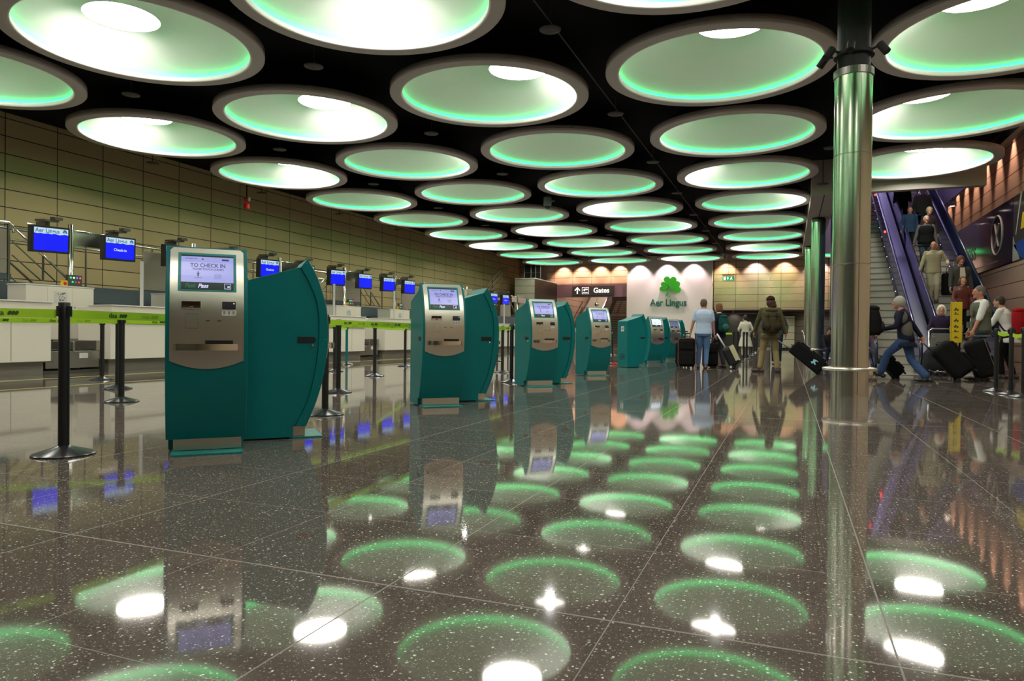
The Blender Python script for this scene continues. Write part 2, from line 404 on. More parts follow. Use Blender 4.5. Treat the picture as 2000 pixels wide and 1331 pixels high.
fs = [(i*NS+k, (i+1)*NS+k, (i+1)*NS+(k+1) % NS, i*NS+(k+1) % NS) for i in range(NT) for k in range(NS)]
mbd.add(vs, fs)
# floor of the LED cove
mbd.lathe([(1.985, .03), (1.80, .022)], NS)
dish_me = mbd.mesh('reflector', dish_m, True)
mbl = MB().lathe([(.0001, .583), (.25, .584), (.43, .588), (.54, .594), (.600, .600), (.60, .65)], 40, c=(OFF, 0, 0)); lamp_me = mbl.mesh('lamp', lampm, True)
mbs = MB(); vs = [tuple(a*(1.02 if q < 2 else 1)+(.03 if q == 2 else 0) for q, a in enumerate(dishpt(2*pi*k/40, i/8))) for i in range(9) for k in range(40)]
mbs.add(vs, [(i*40+k, i*40+(k+1) % 40, (i+1)*40+(k+1) % 40, (i+1)*40+k) for i in range(8) for k in range(40)]); mbs.lathe([(.0001, .72), (.62, .72), (.63, .60)], 40, c=(OFF, 0, 0))
shell_me = mbs.mesh('housing', shell_m, True)
PHI = {(0,-1):200,(0,0):172,(0,1):95,(0,2):8,(0,3):-95,(0,4):215,(0,5):155,(0,6):12,(0,7):-90,
       (1,-1):165,(1,0):88,(1,1):10,(1,2):-90,(1,3):215,(1,4):150,(1,5):18,(1,6):-90,(1,7):205,
       (2,-1):112,(2,0):22,(2,1):-80,(2,2):218,(2,3):158,(2,4):8,(2,5):-90,(2,6):222,(2,7):150,
       (3,-1):150,(3,0):-62,(3,1):228,(3,2):165,(3,3):12,(3,4):-90,(3,5):230,(3,6):150,(3,7):5,
       (4,0):205,(4,1):165,(4,2):60,(4,7):-90}
WASH = bpy.data.lights.new('dish_fill_spot', 'SPOT'); WASH.energy = 75; WASH.color = (1, .95, .90); WASH.spot_size = radians(140); WASH.spot_blend = .9; WASH.shadow_soft_size = .08  # unseen spot added in every dish to whiten its lamp side
def dish(i, j, phi, label):
    t = thing('ceiling_light_dish', label, 'ceiling light', (OU+i*SU, OV+j*SV, ZR), radians(phi), 'round ceiling light dishes')
    for nm, me in (('ring', ring_me), ('lip', lip_me), ('led_strip', led_me), ('reflector', dish_me), ('lamp', lamp_me), ('housing', shell_me)):
        p = bpy.data.objects.new(nm, me); COL.objects.link(p); p.parent = t
    d_ = WASH; o_ = bpy.data.objects.new('dish_fill_spot', d_); COL.objects.link(o_); o_.parent = t
    o_.location = (OFF-.15, 0, .44); o_.rotation_euler = Vector((1, 0, -.10)).to_track_quat('-Z', 'Y').to_euler()
    return t
def ordw(n): return ['first', 'second', 'third', 'fourth', 'fifth', 'sixth', 'seventh', 'eighth', 'ninth', 'tenth', 'eleventh', 'twelfth', 'thirteenth', 'fourteenth', 'fifteenth', 'sixteenth', 'seventeenth'][n]
rown = ['in column nearest left wall', 'in second column from left', 'in third column from left', 'just left of the steel columns', 'right of the steel columns']
def lookof(phi):
    a = phi % 360
    if a < 45 or a > 320: return 'white on its right'
    if a < 135: return 'white across its middle'
    if a < 190: return 'white on its left'
    return 'mostly green'
for (i, j), phi in PHI.items():
    if i == 4: lab = 'ceiling light dish right of the steel columns, '+{0: 'nearest of those, cut by the frame', 1: 'second of those, cut by the frame', 2: 'the one touching the pink bulkhead', 7: 'tiny green one glimpsed between two columns'}[j]
    else: lab = 'ceiling light dish glowing %s, %s %s' % (lookof(phi), ordw(j+1), rown[i])
    dish(i, j, phi, lab)
# two more rows overhead behind the photographer, seen only in reflections
for i in range(5):
    for j in (-3, -2):
        dish(i, j, random.uniform(0, 360), 'round ceiling light dish overhead behind the camera, only in reflections')
for i in (4,):
    dish(i, -1, 100, 'round ceiling light dish overhead right of the camera, out of the frame')

# plates hanging between the dishes on rods (sprinkler rosettes)
plate_m = mat('black_plate', (.035, .033, .032), rough=.6)
pm = MB().lathe([(.0001, .0), (.05, -.01), (.17, 0), (.175, .015), (.02, .03)], 24).mesh('plate', plate_m, True)
rodm = MB().cyl((0, 0, .02), .012, .9, 8).mesh('rod', plate_m)
def plate(x, y, z, lab):
    t = thing('hanging_sprinkler_plate', lab, 'sprinkler', (x, y, z), 0, 'small round plates hanging under the black ceiling')
    for nm, me in (('plate', pm), ('rod', rodm)):
        p = bpy.data.objects.new(nm, me); COL.objects.link(p); p.parent = t
    r = t.children
    return t
for i in range(-1, 4):
    for j in range(-1, 7):
        if i == -1 and j > 3: continue
        a = ('between dish columns %s and %s' % (ordw(i), ordw(i+1))) if i >= 0 else 'beside the beige left wall'
        plate(OU+(i+.5)*SU-.05, OV+(j+.5)*SV-.45, 5.62, 'small black hanging plate %s, %s from the camera' % (a, ordw(j+1)))
for t in [o for o in bpy.data.objects if o.name.startswith('hanging_sprinkler_plate')]: pass
# rails / seam tubes on the black ceiling
seam = mat('ceiling_seam', (.05, .045, .042), rough=.6)
for i, x in enumerate((OU+2.5*SU-.05,)):
    struct(MB().tube([(x, 3, 5.75), (x, 49, 5.75)], .012, 6).build('trim_5', seam))
# dome cameras and red beacon
def dome(x, y, z, lab, r=.14):
    t = thing('dome_camera', lab, 'security camera', (x, y, z), 0)
    MB().lathe([(.0001, .30), (r, .30), (r, .04), (r*.9, 0), (r*.5, -.03)], 24).build('housing', mat('camera_grey', (.12, .12, .11), rough=.4), t, angle=40)
    MB().ell((0, 0, 0), (r*.72, r*.72, r*.8)).build('dome', mat('camera_dome', (.02, .02, .02), rough=.08), t, smooth=True)
    MB().cyl((0, 0, .3), .03, .8, 8).build('rod', blackm, t)
dome(-7.95, 23.6, 5.35, 'grey dome security camera hanging beside the nearest white-sided small dishes')
dome(-3.5, 42.4, 5.45, 'small dark dome camera hanging before the far cladding', .12)
t = thing('alarm_beacon', 'red alarm beacon hanging high beside the beige left wall', 'beacon', (-17.3, 19.2, 5.18), 0)
MB().cyl((0, 0, .2), .02, 1.1, 8).build('rod', blackm, t)
MB().ell((0, 0, .16), (.10, .10, .10)).build('bell', red_m, t, smooth=True)
MB().cyl((.02, 0, -.16), .10, .18, 20).build('beacon_lens', mat('beacon_lens', (.6, .01, .01), rough=.2), t, bevel=.02)
MB().ell((.13, -.02, .16), (.05, .05, .08)).build('strobe_lens', mat('strobe', (.7, .7, .7), rough=.2), t, smooth=True)

# spotlights washing the far wall and the logo wall with small visible cans
def spot(name, loc, target, energy, col, size=60, blend=.6, rad=.05):
    d = bpy.data.lights.new(name, 'SPOT'); d.energy = energy; d.color = col; d.spot_size = radians(size); d.spot_blend = blend; d.shadow_soft_size = rad
    o = bpy.data.objects.new(name, d); COL.objects.link(o); o.location = loc
    o.rotation_euler = (Vector(target)-Vector(loc)).to_track_quat('-Z', 'Y').to_euler(); return o
PK = (1.0, .62, .46); PL = (1.0, .74, .78)
downm = mat('downlight_glow', (.8, .7, .6), emis=(1, .85, .72), es=14)
def downlight(x, y, z, lab, hang=.0, grp='downlights along the far wall', r=.09):
    t = thing('downlight', lab, 'downlight', (x, y, z), 0, grp)
    MB().lathe([(r*.75, -.0), (r, 0), (r, .16), (.0001, .17)], 20).build('housing', mat('downlight_can', (.3, .26, .24), rough=.4), t, angle=40)
    MB().lathe([(.0001, .02), (r*.78, .02)], 20).build('lens', downm, t)
    MB().cyl((0, 0, .165), .012, max(hang, .02), 6).build('rod', plate_m, t)
xs = [-15.5, -14.1, -12.7, -11.3]
for k, x in enumerate(xs):
    spot('wash_light', (x, 49.35, 6.2), (x, 49.95, 4.4), 420, PK, 84)
    downlight(x, 49.35, 6.22, 'downlight over the left far cladding, %s from the left' % ordw(k), .1)
for k, x in enumerate([-9.8, -7.9, -6.1]):
    spot('wash_light', (x, 48.9, 6.2), (x, 49.6, 4.0), 420, PL, 84)
    downlight(x, 48.9, 6.22, 'downlight over the white logo wall, %s from the left' % ordw(k), .1)
for k, x in enumerate([-4.0, -2.1, -.3, 1.7, 3.4]):
    spot('wash_light', (x, 49.3, 6.2), (x, 49.95, 4.2), 480, PK if k in (0, 2, 4) else PL, 84)
    downlight(x, 49.3, 6.22, 'downlight over the right far cladding, %s from the left' % ordw(k), .1)
for k, y in enumerate([28.4, 29.9, 31.5, 33.1]):
    downlight(5.22, y, 5.42, 'hanging downlight under the soffit by the right wall, %s from the camera' % ordw(k), .14, 'downlights hanging by the escalators', .13)
for k in range(17):
    y = 17.7+1.5*k
    spot('wash_light', (5.86, y, 7.3), (6.2, y, 5.7), 330, (1, .62, .47), 46, .8)
    downlight(5.86, y, 7.32, 'recessed wall washer in the slot above the right wall, %s from the camera' % ordw(k), .8, 'wall washers over the right wall', .07)
for k, y in enumerate((52.5, 56.0)):  # lamps added to brighten the passage interior
    spot('wash_light', (-14.6+2*k, y, 7.3), (-14.0, y+1, 0), 900, (1, .74, .58), 120)
    downlight(-14.6+2*k, y, 7.38, 'added downlight brightening the passage to the gates, %s one' % ('near' if k == 0 else 'far'), .1, 'added passage lights')
spot('wash_light', (-12.6, 46.3, 6.1), (-16, 47.4, 3.4), 420, (1, .72, .62), 70)  # lamp and can added to light the booth's dark side
downlight(-12.6, 46.3, 6.12, 'added downlight brightening the side of the pale booth', .1, 'added booth light')
for k, x in enumerate((-3.6, -1.0, 1.6)):  # lamps added under the ledge to lift the dark recess
    spot('wash_light', (x, 50.9, 2.5), (x, 51.9, .6), 60, (1, .85, .66), 120)
    downlight(x, 50.9, 2.5, 'small added downlight brightening the far recess under the ledge, %s from the left' % ordw(k), .1, 'added recess lights', .07)
# ================================================================== COLUMNS
def column(y, x, lab, ztop, ring):
    t = thing('steel_column', lab, 'column', (x, y, 0), 0, 'round stainless steel columns')
    mb = MB(); R = .25 if ring else .265
    mb.lathe([(R, 0), (R, 1.86), (R-.006, 1.865), (R-.006, 1.872), (R, 1.877), (R, 3.42), (R-.006, 3.425), (R-.006, 3.432), (R, 3.437), (R, ztop)], 64)
    mb.build('cladding', steel_c, t, angle=30)
    mb = MB()
    for a in (-70, 20, 110, 200):
        w_ = radians(a); M = Matrix.Rotation(w_, 4, 'Z'); mb.box((R-.004, -.004, .02), (R+.0015, .004, ztop-.02), 0, M)
    mb.build('vertical_joint', darksteel, t)
    MB().lathe([(R-.03, ztop), (R+.015, ztop), (R+.015, ztop+.10), (R-.05, ztop+.10)], 48).build('collar', darksteel, t)
    MB().cyl((0, 0, ztop), .22, ZC-ztop-.005 if ring else (5.35-ztop), 32).build('upper_shaft', blackm, t)
    if ring:
        mb = MB(); mb.tube([(.345*cos(2*pi*k/48), .345*sin(2*pi*k/48), .375) for k in range(48)], .022, 10, closed=True)
        mb.build('bumper_ring', mat('satin_steel_ring', (.8, .74, .68), rough=.25, metal=1), t, smooth=True)
        mb = MB()
        for a in range(4):
            w_ = radians(45+90*a); mb.tube([(.25*cos(w_), .25*sin(w_), .375), (.335*cos(w_), .335*sin(w_), .375)], .012, 6)
        mb.build('bracket', darksteel, t)
    return t
column(11.25, .82, 'nearest large stainless steel column with a bumper ring, beside the escalator', 4.55, True)
column(29.3, 1.0, 'second stainless steel column standing under the grey bulkhead', 5.20, True)
column(38.2, .95, 'farthest slim looking steel column behind the second column', 5.20, True)
# projectors and lamps clamped at the top of the near column
t = thing('spotlight_cluster', 'black spotlights clamped at the top of the nearest steel column', 'spotlight', (.82, 11.25, 4.85), 0)
MB().lathe([(.20, 0), (.27, 0), (.27, .05), (.20, .05)], 24).build('clamp', blackm, t)
for a in (170, 215, 260, 330):
    w_ = radians(a); c0 = Vector((.36*cos(w_), .36*sin(w_), .06))
    m = MB(); m.tube([c0*.7, c0], .015, 6); m.tube([c0+Vector((0, 0, .02)), c0+Vector((.10*cos(w_), .10*sin(w_), -.12))], .055, 12)
    m.build('spotlight_head', blackm, t)
# ================================================================== CHECK-IN KIOSKS
CZ = [(.092, .102), (.284, .179), (.5, .236), (.768, .265), (.999, .251), (1.238, .183), (1.388, .105)]
def interp(tab, z):
    if z <= tab[0][0]: a, b = tab[0], tab[1]; return a[1]+(b[1]-a[1])*(z-a[0])/(b[0]-a[0])
    if z >= tab[-1][0]: a, b = tab[-2], tab[-1]; return a[1]+(b[1]-a[1])*(z-a[0])/(b[0]-a[0])
    for i in range(len(tab)-1):
        if tab[i][0] <= z <= tab[i+1][0]:
            p0 = tab[max(i-1, 0)]; p1 = tab[i]; p2 = tab[i+1]; p3 = tab[min(i+2, len(tab)-1)]
            h = p2[0]-p1[0]; t = (z-p1[0])/h
            m1 = (p2[1]-p0[1])/(p2[0]-p0[0])*h; m2 = (p3[1]-p1[1])/(p3[0]-p1[0])*h
            return (2*t**3-3*t*t+1)*p1[1]+(t**3-2*t*t+t)*m1+(-2*t**3+3*t*t)*p2[1]+(t**3-t*t)*m2
def S(x, z, off=0):
    y = interp(CZ, z); d = (interp(CZ, z+.004)-interp(CZ, z-.004))/.008
    n = Vector((0, -1, -d)).normalized()      # outward: forward is -y
    return Vector((x, -y, z))+n*off
def patch(mb, x0, x1, z0, z1, off, th, nx=2, nz=6, mi=0):
    return mb.slab(lambda u, v, o: S(x0+(x1-x0)*u, z0+(z1-z0)*v, off+o), nx, nz, th, mi)
def make_kiosk():
    t = thing('check_in_kiosk', '', 'kiosk', (0, 0, 0), 0, 'teal self check-in kiosks')
    HW = .25
    # body with recessed sides
    inner = [(.102, .024), (.30, .115), (.553, .172), (.819, .196), (1.037, .180), (1.2, .120), (1.321, .052)]
    poly = [(.36, .012), (-.005, .012), (-.005, .10)]+[(-interp(inner, z), z) for z in [.102+(1.321-.102)*k/24 for k in range(25)]]+[(.325, 1.207), (.36, 1.19)]
    MB().prism(poly, -HW+.012, HW-.012, 0).build('body', teal, t, bevel=.003)
    # front shell: curved band between the inner and the outer curve, full width, standing proud of the sides
    zs = [k/28 for k in range(29)]
    outer = [(-interp(CZ, .092+(1.388-.092)*k), .092+(1.388-.092)*k) for k in zs]
    inn = [(-interp(inner, .102+(1.318-.102)*k), .102+(1.318-.102)*k) for k in zs][::-1]
    mb = MB(); n = len(outer); vs = []
    for k in range(n):
        oy, oz = outer[k]; iy, iz = inn[n-1-k]
        for x in (-HW, HW): vs += [(x, oy, oz), (x, iy, iz)]
    fs = []
    for k in range(n-1):
        a = 4*k; b = a+4; fs += [(a, a+2, b+2, b), (a+1, b+1, b+3, a+3), (a, b, b+1, a+1), (a+2, a+3, b+3, b+2)]
    fs += [(0, 1, 3, 2), (4*(n-1), 4*(n-1)+2, 4*(n-1)+3, 4*(n-1)+1)]
    mb.add(vs, fs); mb.build('front_shell', teal, t, angle=35, bevel=.004)
    # brushed steel fascia with a curved lower edge and rounded top corners
    def fas(u, v, o):
        x = -.225+.45*u; k = abs(2*u-1)
        zb = .572+.055*k**2.0; zt = 1.374-(.018*(max(0, k-.9)/.1)**2)
        return S(x, zb+(zt-zb)*v, .0015+o)
    MB().slab(fas, 24, 26, .005).build('fascia', steel, t, angle=35)
    bz = patch(MB(), -.178, .178, 1.082, 1.338, .006, .005, 2, 6).build('bezel', teal_lt, t, angle=30)
    sc = patch(MB(), -.160, .160, 1.140, 1.318, .0105, .002, 2, 4).build('screen', kscr, bz)
    patch(MB(), -.160, .160, 1.092, 1.140, .0105, .002, 2, 2).build('banner', kbar, bz)
    patch(MB(), -.160, .160, 1.312, 1.322, .0112, .0025, 2, 1).build('screen_edge', kbar, bz)
    T = lambda cx, cz: (lambda x, y: S(cx+x, cz+y, .0137))
    m = MB(); add_text(m, 'TO CHECK IN', .036, T(.003, 1.252), bold=.022, sx=.95); m.build('screen_text', kink, sc); m = MB(); add_text(m, 'PLEASE TOUCH SCREEN', .0185, T(.004, 1.227), bold=.02, sx=.95); m.build('screen_text', kink, sc); m = MB()
    add_text(m, 'aerlingus.com', .0135, T(-.10, 1.298), bold=.01); m.build('web_address', kink, sc); m = MB()
    cx, cz = -.038, 1.298; m.add([S(cx, cz-.006, .0137), S(cx+.016, cz-.006, .0137), S(cx+.008, cz+.006, .0137)], [(0, 1, 2)])
    def q(x0, x1, z0, z1): m.add([S(x0, z0, .0137), S(x1, z0, .0137), S(x1, z1, .0137), S(x0, z1, .0137)], [(0, 1, 2, 3)])
    m.build('web_icon', kink, sc); m = MB(); q(.088, .132, 1.288, 1.300); m.build('screen_logo', kink, sc); m = MB()
    q(-.062, -.052, 1.178, 1.204); q(-.060, -.054, 1.205, 1.212); q(-.067, -.047, 1.196, 1.200)
    m.build('person_icon', kink, sc); m = MB(); add_text(m, 'PASSPORT', .010, T(-.055, 1.168)); m.build('icon_caption', kink, sc); m = MB(); add_text(m, 'FREQ FLYER', .009, T(.062, 1.168)); m.build('icon_caption', kink, sc); m = MB(); q(.044, .082, 1.178, 1.181); q(.044, .082, 1.190, 1.193); q(.044, .046, 1.178, 1.193); q(.080, .082, 1.178, 1.193)
    m.build('card_icon', kink, sc)
    m = MB(); add_text(m, 'Fast', .038, T(-.107, 1.115), bold=.03, shear=.3); m.build('banner_text_green', kgreen, sc)
    m = MB(); add_text(m, 'Pass', .036, T(-.028, 1.115), bold=.03, shear=.3)
    def q2(x0, x1, z0, z1): m.add([S(x0, z0, .0137), S(x1, z0, .0137), S(x1, z1, .0137), S(x0, z1, .0137)], [(0, 1, 2, 3)])
    q2(.103, .143, 1.098, 1.101); q2(.103, .143, 1.131, 1.134); q2(.103, .1055, 1.1, 1.134); q2(.1405, .143, 1.1, 1.134); q2(.122, .137, 1.108, 1.118)
    m.build('banner_text_white', kwhite, sc)
    # card reader: dark slot in a bright frame with a notch
    rd = patch(MB(), -.155, -.037, .966, 1.014, .006, .012, 2, 2).build('card_reader', chrome, t, bevel=.004)
    patch(MB(), -.150, -.042, .984, 1.010, .0175, .002, 2, 2).build('card_slot', mat('reader_window', (.03, .012, .008), rough=.15), rd)
    patch(MB(), -.108, -.084, .966, .980, .0175, .002, 1, 1).build('notch', darksteel, rd)
    sn = patch(MB(), .090, .174, .968, 1.016, .006, .008, 2, 2).build('scanner', black, t, bevel=.003)
    patch(MB(), .158, .166, 1.000, 1.007, .0138, .001, 1, 1).build('scanner_light', kwhite, sn)
    st = patch(MB(), .089, .176, .925, .962, .006, .001, 2, 2).build('sticker', paper, t)
    m = MB()
    for x in (.103, .132, .160): patch(m, x-.006, x+.006, .933, .954, .0072, .0005, 1, 1)
    m.build('sticker_print', mat('sticker_ink', (.25, .25, .26), rough=.8), st)
    m = MB()
    for x0, x1, z0, z1 in ((-.130, -.0565, .932, .934), (-.130, -.0565, .838, .840), (-.130, -.1285, .838, .934), (-.058, -.0565, .838, .934)): patch(m, x0, x1, z0, z1, .0062, .0005, 1, 2)
    m.build('panel_outline', darksteel, t)
    for x in (-.01, .06): patch(MB(), x, x+.025, .885, .893, .0062, .0006, 1, 1).build('etched_mark', darksteel, t)
    patch(MB(), -.012, .158, .735, .764, .004, .012, 2, 2).build('printer_slot', black, t, bevel=.003)
    # tray: curved steel lip with a flat shelf
    arc = [(-.205+.41*k/24, -(.262+.085*(1-(2*k/24-1)**2)**.5*1.0)) for k in range(25)]
    m = MB()
    for zz0, zz1, th in ((.695, .738, .005),):
        vs = []; fs = []
        for x, y in arc:
            vs += [(x, y, zz0), (x, y, zz1), (x*.985, y+th, zz0), (x*.985, y+th, zz1)]
        for k in range(24):
            a = 4*k; b = a+4; fs += [(a, b, b+1, a+1), (a+2, a+3, b+3, b+2), (a+1, b+1, b+3, a+3), (a, a+2, b+2, b)]
        fs += [(0, 1, 3, 2), (96, 98, 99, 97)]; m.add(vs, fs)
    m.prism([(x*.99, y+.004) for x, y in arc], .697, .703, 2)
    m.build('tray', mat('tray_steel', (.85, .80, .72), rough=.16, metal=1), t, angle=30)
    # kick plate and feet
    MB().box((-.205, -.100, .018), (.222, -.01, .094)).build('kick_plate', steel, t)
    MB().box((-.215, -.235, .0), (.228, .02, .014)).build('foot_plate', teal_lt, t, bevel=.004)
    # side details, both sides: cam lock, recessed pull, screws
    for s in (-1, 1):
        X = s*(HW-.0115); pts = [(-.045, .785), (-.150, .785)]
        cy0, cz0, r = -.150, .762, .023
        poly = [(-.035, .785)]+[(cy0-r*sin(w), cz0+r*cos(w)) for w in [pi*k/10 for k in range(11)]]+[(-.035, .739)]
        h = MB().prism(poly, X-.004, X+.004, 0).build('pull_recess', blackm, t)
        m = MB(); M = Matrix.Translation((X, -.148, .718))@Matrix.Rotation(pi/2*s, 4, 'Y')
        prof = [(.0001, .006), (.006, .006), (.009, .004), (.009, 0)]
        g = MB().lathe(prof, 14); m.add([M@Vector(v) for v in g.v], g.f); m.build('lock', chrome, t)
        for (yy, zz) in ((-.095, 1.352), (-.240, .765), (-.195, .40), (-.095, .165)):
            M = Matrix.Translation((s*HW, yy, zz))@Matrix.Rotation(pi/2*s, 4, 'Y')
            g = MB().lathe([(.0001, .002), (.0032, .0018), (.0042, 0)], 10); m = MB(); m.add([M@Vector(v) for v in g.v], g.f); m.build('screw', chrome, t)
    m = MB()
    for zz in (.78, .38, .12):
        M = Matrix.Translation((.238, -.06, zz))@Matrix.Rotation(pi/2, 4, 'Y'); g = MB().lathe([(.0001, .003), (.0035, .002), (.004, 0)], 8)
        m.add([M@Vector(v) for v in g.v], g.f)
    # rear door seam, vents
    for k in range(8): m.box((-.12, .357, .2+.02*k), (.12, .362, .208+.02*k))
    m.box((-.2, .3595, .12), (-.198, .3615, 1.1)); m.box((.2, .3595, .12), (.202, .3615, 1.1))
    m.build('vent', blackm, t)
    return t
kiosk0 = make_kiosk(); kiosk_used = False
def walk(o):
    yield o
    for c_ in [k for k in bpy.data.objects if k.parent == o]:
        yield from walk(c_)
def kiosk(x, y, a, label, scr=None, notext=False):
    global kiosk_used
    t = kiosk0 if not kiosk_used else copy_tree(kiosk0); kiosk_used = True
    t.location = (x, y, 0); t.rotation_euler = (0, 0, radians(a)); t['label'] = label
    if scr is not None:
        for o in list(walk(t)):
            b = o.name.split('.')[0]
            if b == 'screen': o.material_slots[0].link = 'OBJECT'; o.material_slots[0].material = scr
            if notext and b in ('screen_text',): bpy.data.objects.remove(o)
    return t
KA = (-3.747, 3.784); KB = (-3.71, 4.603); DV = 3.43
places = []
kiosk(KA[0], KA[1], 45, 'nearest teal check-in kiosk, its lit screen and steel fascia facing the camera')
kiosk(KB[0], KB[1], 135, 'nearest teal kiosk seen from its curved side, joined behind the first one facing the camera')
kiosk(KA[0]+.02, KA[1]+DV, 43, 'second teal check-in kiosk facing the camera, left side panel showing')
kiosk(KB[0]+.03, KB[1]+DV, 134, 'teal kiosk turned sideways behind the second one facing the camera')
kiosk(KA[0]+.02, KA[1]+2*DV, 45, 'third teal check-in kiosk facing the camera along the row')
kiosk(KB[0], KB[1]+2*DV, 135, 'teal kiosk turned sideways behind the third one facing the camera')
kiosk(KA[0]+.05, KA[1]+3*DV, 45, 'fourth teal check-in kiosk, standing alone without a partner behind it')
kb = kiosk(KB[0]-.04, KB[1]+4*DV, 135, 'teal kiosk seen from the back and side with a white sticker on its rear')
kiosk(KA[0]+.0, KA[1]+5*DV, 45, 'small distant teal kiosk with a blank white glowing screen', kscr_w, True)
kiosk(KB[0]+.0, KB[1]+5*DV, 135, 'distant teal kiosk edge on, behind the one with the white screen')
kiosk(KA[0]+.0, KA[1]+6*DV, 45, 'farthest teal kiosk facing the camera, with a dim screen', kscr_d)
kiosk(KB[0]+.0, KB[1]+6*DV, 135, 'farthest teal kiosk seen sideways at the end of the row')
kw = [o for o in bpy.data.objects if o.parent == kb]
sk = MB().box((-.07, .361, .93), (.07, .3625, 1.06)).build('rear_sticker', paper, kb)
MB().box((-.045, .3626, .96), (.045, .3632, 1.03)).build('sticker_print', mat('sticker_ink', (.25, .25, .26)), sk)
t = tag(MB().prism([(0, 0), (.16, 0), (.16, .035), (.05, .06), (0, .055)], -.04, .04, 1).build('red_door_wedge', red_m, bevel=.006), 'small red plastic block lying on the floor at the foot of the sideways kiosk', 'wedge')
t.location = (-4.62, 19.55, 0.0)

# ================================================================== STANCHIONS AND TAPES
def make_stanchion(pm_, bm_, H=1.0):
    t = thing('queue_stanchion', '', 'stanchion', (0, 0, 0), 0, 'black queue posts with round bases')
    MB().lathe([(.0001, 0), (.185, 0), (.187, .008), (.178, .014), (.06, .050), (.034, .062), (.0001, .062)], 40).build('base', bm_, t, angle=40)
    MB().cyl((0, 0, .055), .033, H-.13, 28).build('post', pm_, t, angle=40)
    hd = MB().lathe([(.0001, H-.078), (.0345, H-.078), (.0345, H+.016), (.032, H+.020), (.0001, H+.020)], 28).build('head', pm_, t, angle=40)
    m = MB()
    for k in range(4): m.box((-.011, .033, H-.072), (.011, .048, H-.004), 0, Matrix.Rotation(k*pi/2, 4, 'Z'))
    m.build('tape_slot', black, hd, bevel=.002)
    return t
post_m = mat('stanchion_black', (.010, .010, .011), rough=.42)
stn0 = make_stanchion(post_m, stand_base, .98); stn_used = False
def stanchion(x, y, label, rz=0, teal_=False):
    global stn_used
    t = stn0 if not stn_used else copy_tree(stn0); stn_used = True
    t.location = (x, y, 0); t.rotation_euler = (0, 0, rz); t['label'] = label
    if teal_:
        for o in list(walk(t)):
            if o.type == 'MESH': o.material_slots[0].link = 'OBJECT'; o.material_slots[0].material = teal if 'base' not in o.name else stand_base
    return t
P = {}
def st(key, x, y, label, **k):
    P[key] = (x, y); stanchion(x, y, label, **k)
st('a', -4.43, 3.25, 'nearest black queue stanchion, left of the first kiosk')
st('b', -4.31, 5.90, 'black stanchion whose base shows right behind the first kiosk pair')
st('c', -4.35, 8.60, 'black stanchion hidden mostly by the second kiosk facing the camera')
st('d', -4.42, 11.28, 'black stanchion just left of the third kiosk, nearest of the group there')
st('e', -4.40, 13.95, 'black stanchion mostly behind the third kiosk pair')
st('g', -4.75, 19.68, 'black stanchion between the fourth kiosk and the sticker kiosk')
st('h', -7.14, 5.93, 'black stanchion left of the first kiosk, nearest of the three close together')
st('i', -8.75, 7.21, 'black stanchion left of the first kiosk, middle one of the three close together')
st('j', -10.59, 8.43, 'black stanchion left of the first kiosk, farthest of the three, near the counters')
st('k', -5.74, 8.15, 'black stanchion between the first and second kiosks, beside the steel tray')
st('l', -7.33, 11.57, 'black stanchion midway between the first and second kiosks')
st('m', -8.91, 12.51, 'black stanchion behind the steel tray post, its base glinting')
st('n', -10.59, 15.39, 'teal queue post with a dark base in front of the white counters', teal_=True)
st('o', -8.86, 15.37, 'black stanchion just left of the second kiosk')
st('p', -5.72, 14.06, 'black stanchion between second and third kiosks, second nearest there')
st('q', -8.25, 19.84, 'black stanchion far back between the second and third kiosks, left one')
st('r', -10.88, 27.35, 'farthest black stanchion between the second and third kiosks')
st('s', -6.85, 29.0, 'far stanchion seen in the gap left of the sticker kiosk')
st('t', -4.42, 33.1, 'far stanchion behind the man in the light blue shirt, left of his bag')
st('u', -4.25, 35.5, 'far stanchion behind the wheeled bag of the man in light blue')
qs = [(-1.72, 24.7), (-1.53, 23.8), (-1.50, 26.6), (-1.43, 27.3), (-1.61, 31.5), (-1.61, 34.5), (-1.63, 38.0), (-1.67, 42.0)]
for k, (x, y) in enumerate(qs):
    st('v%d' % k, x, y, 'black stanchion in the row between the tourists, %s from the left' % ordw(k))
st('x', 3.05, 13.15, 'left one of three black stanchions at the right edge')
st('y', 3.06, 12.83, 'middle one of three black stanchions at the right edge') if False else st('y', 3.10, 12.55, 'middle one of three black stanchions at the right edge')
st('z', 3.13, 12.05, 'right one of three black stanchions at the right edge')

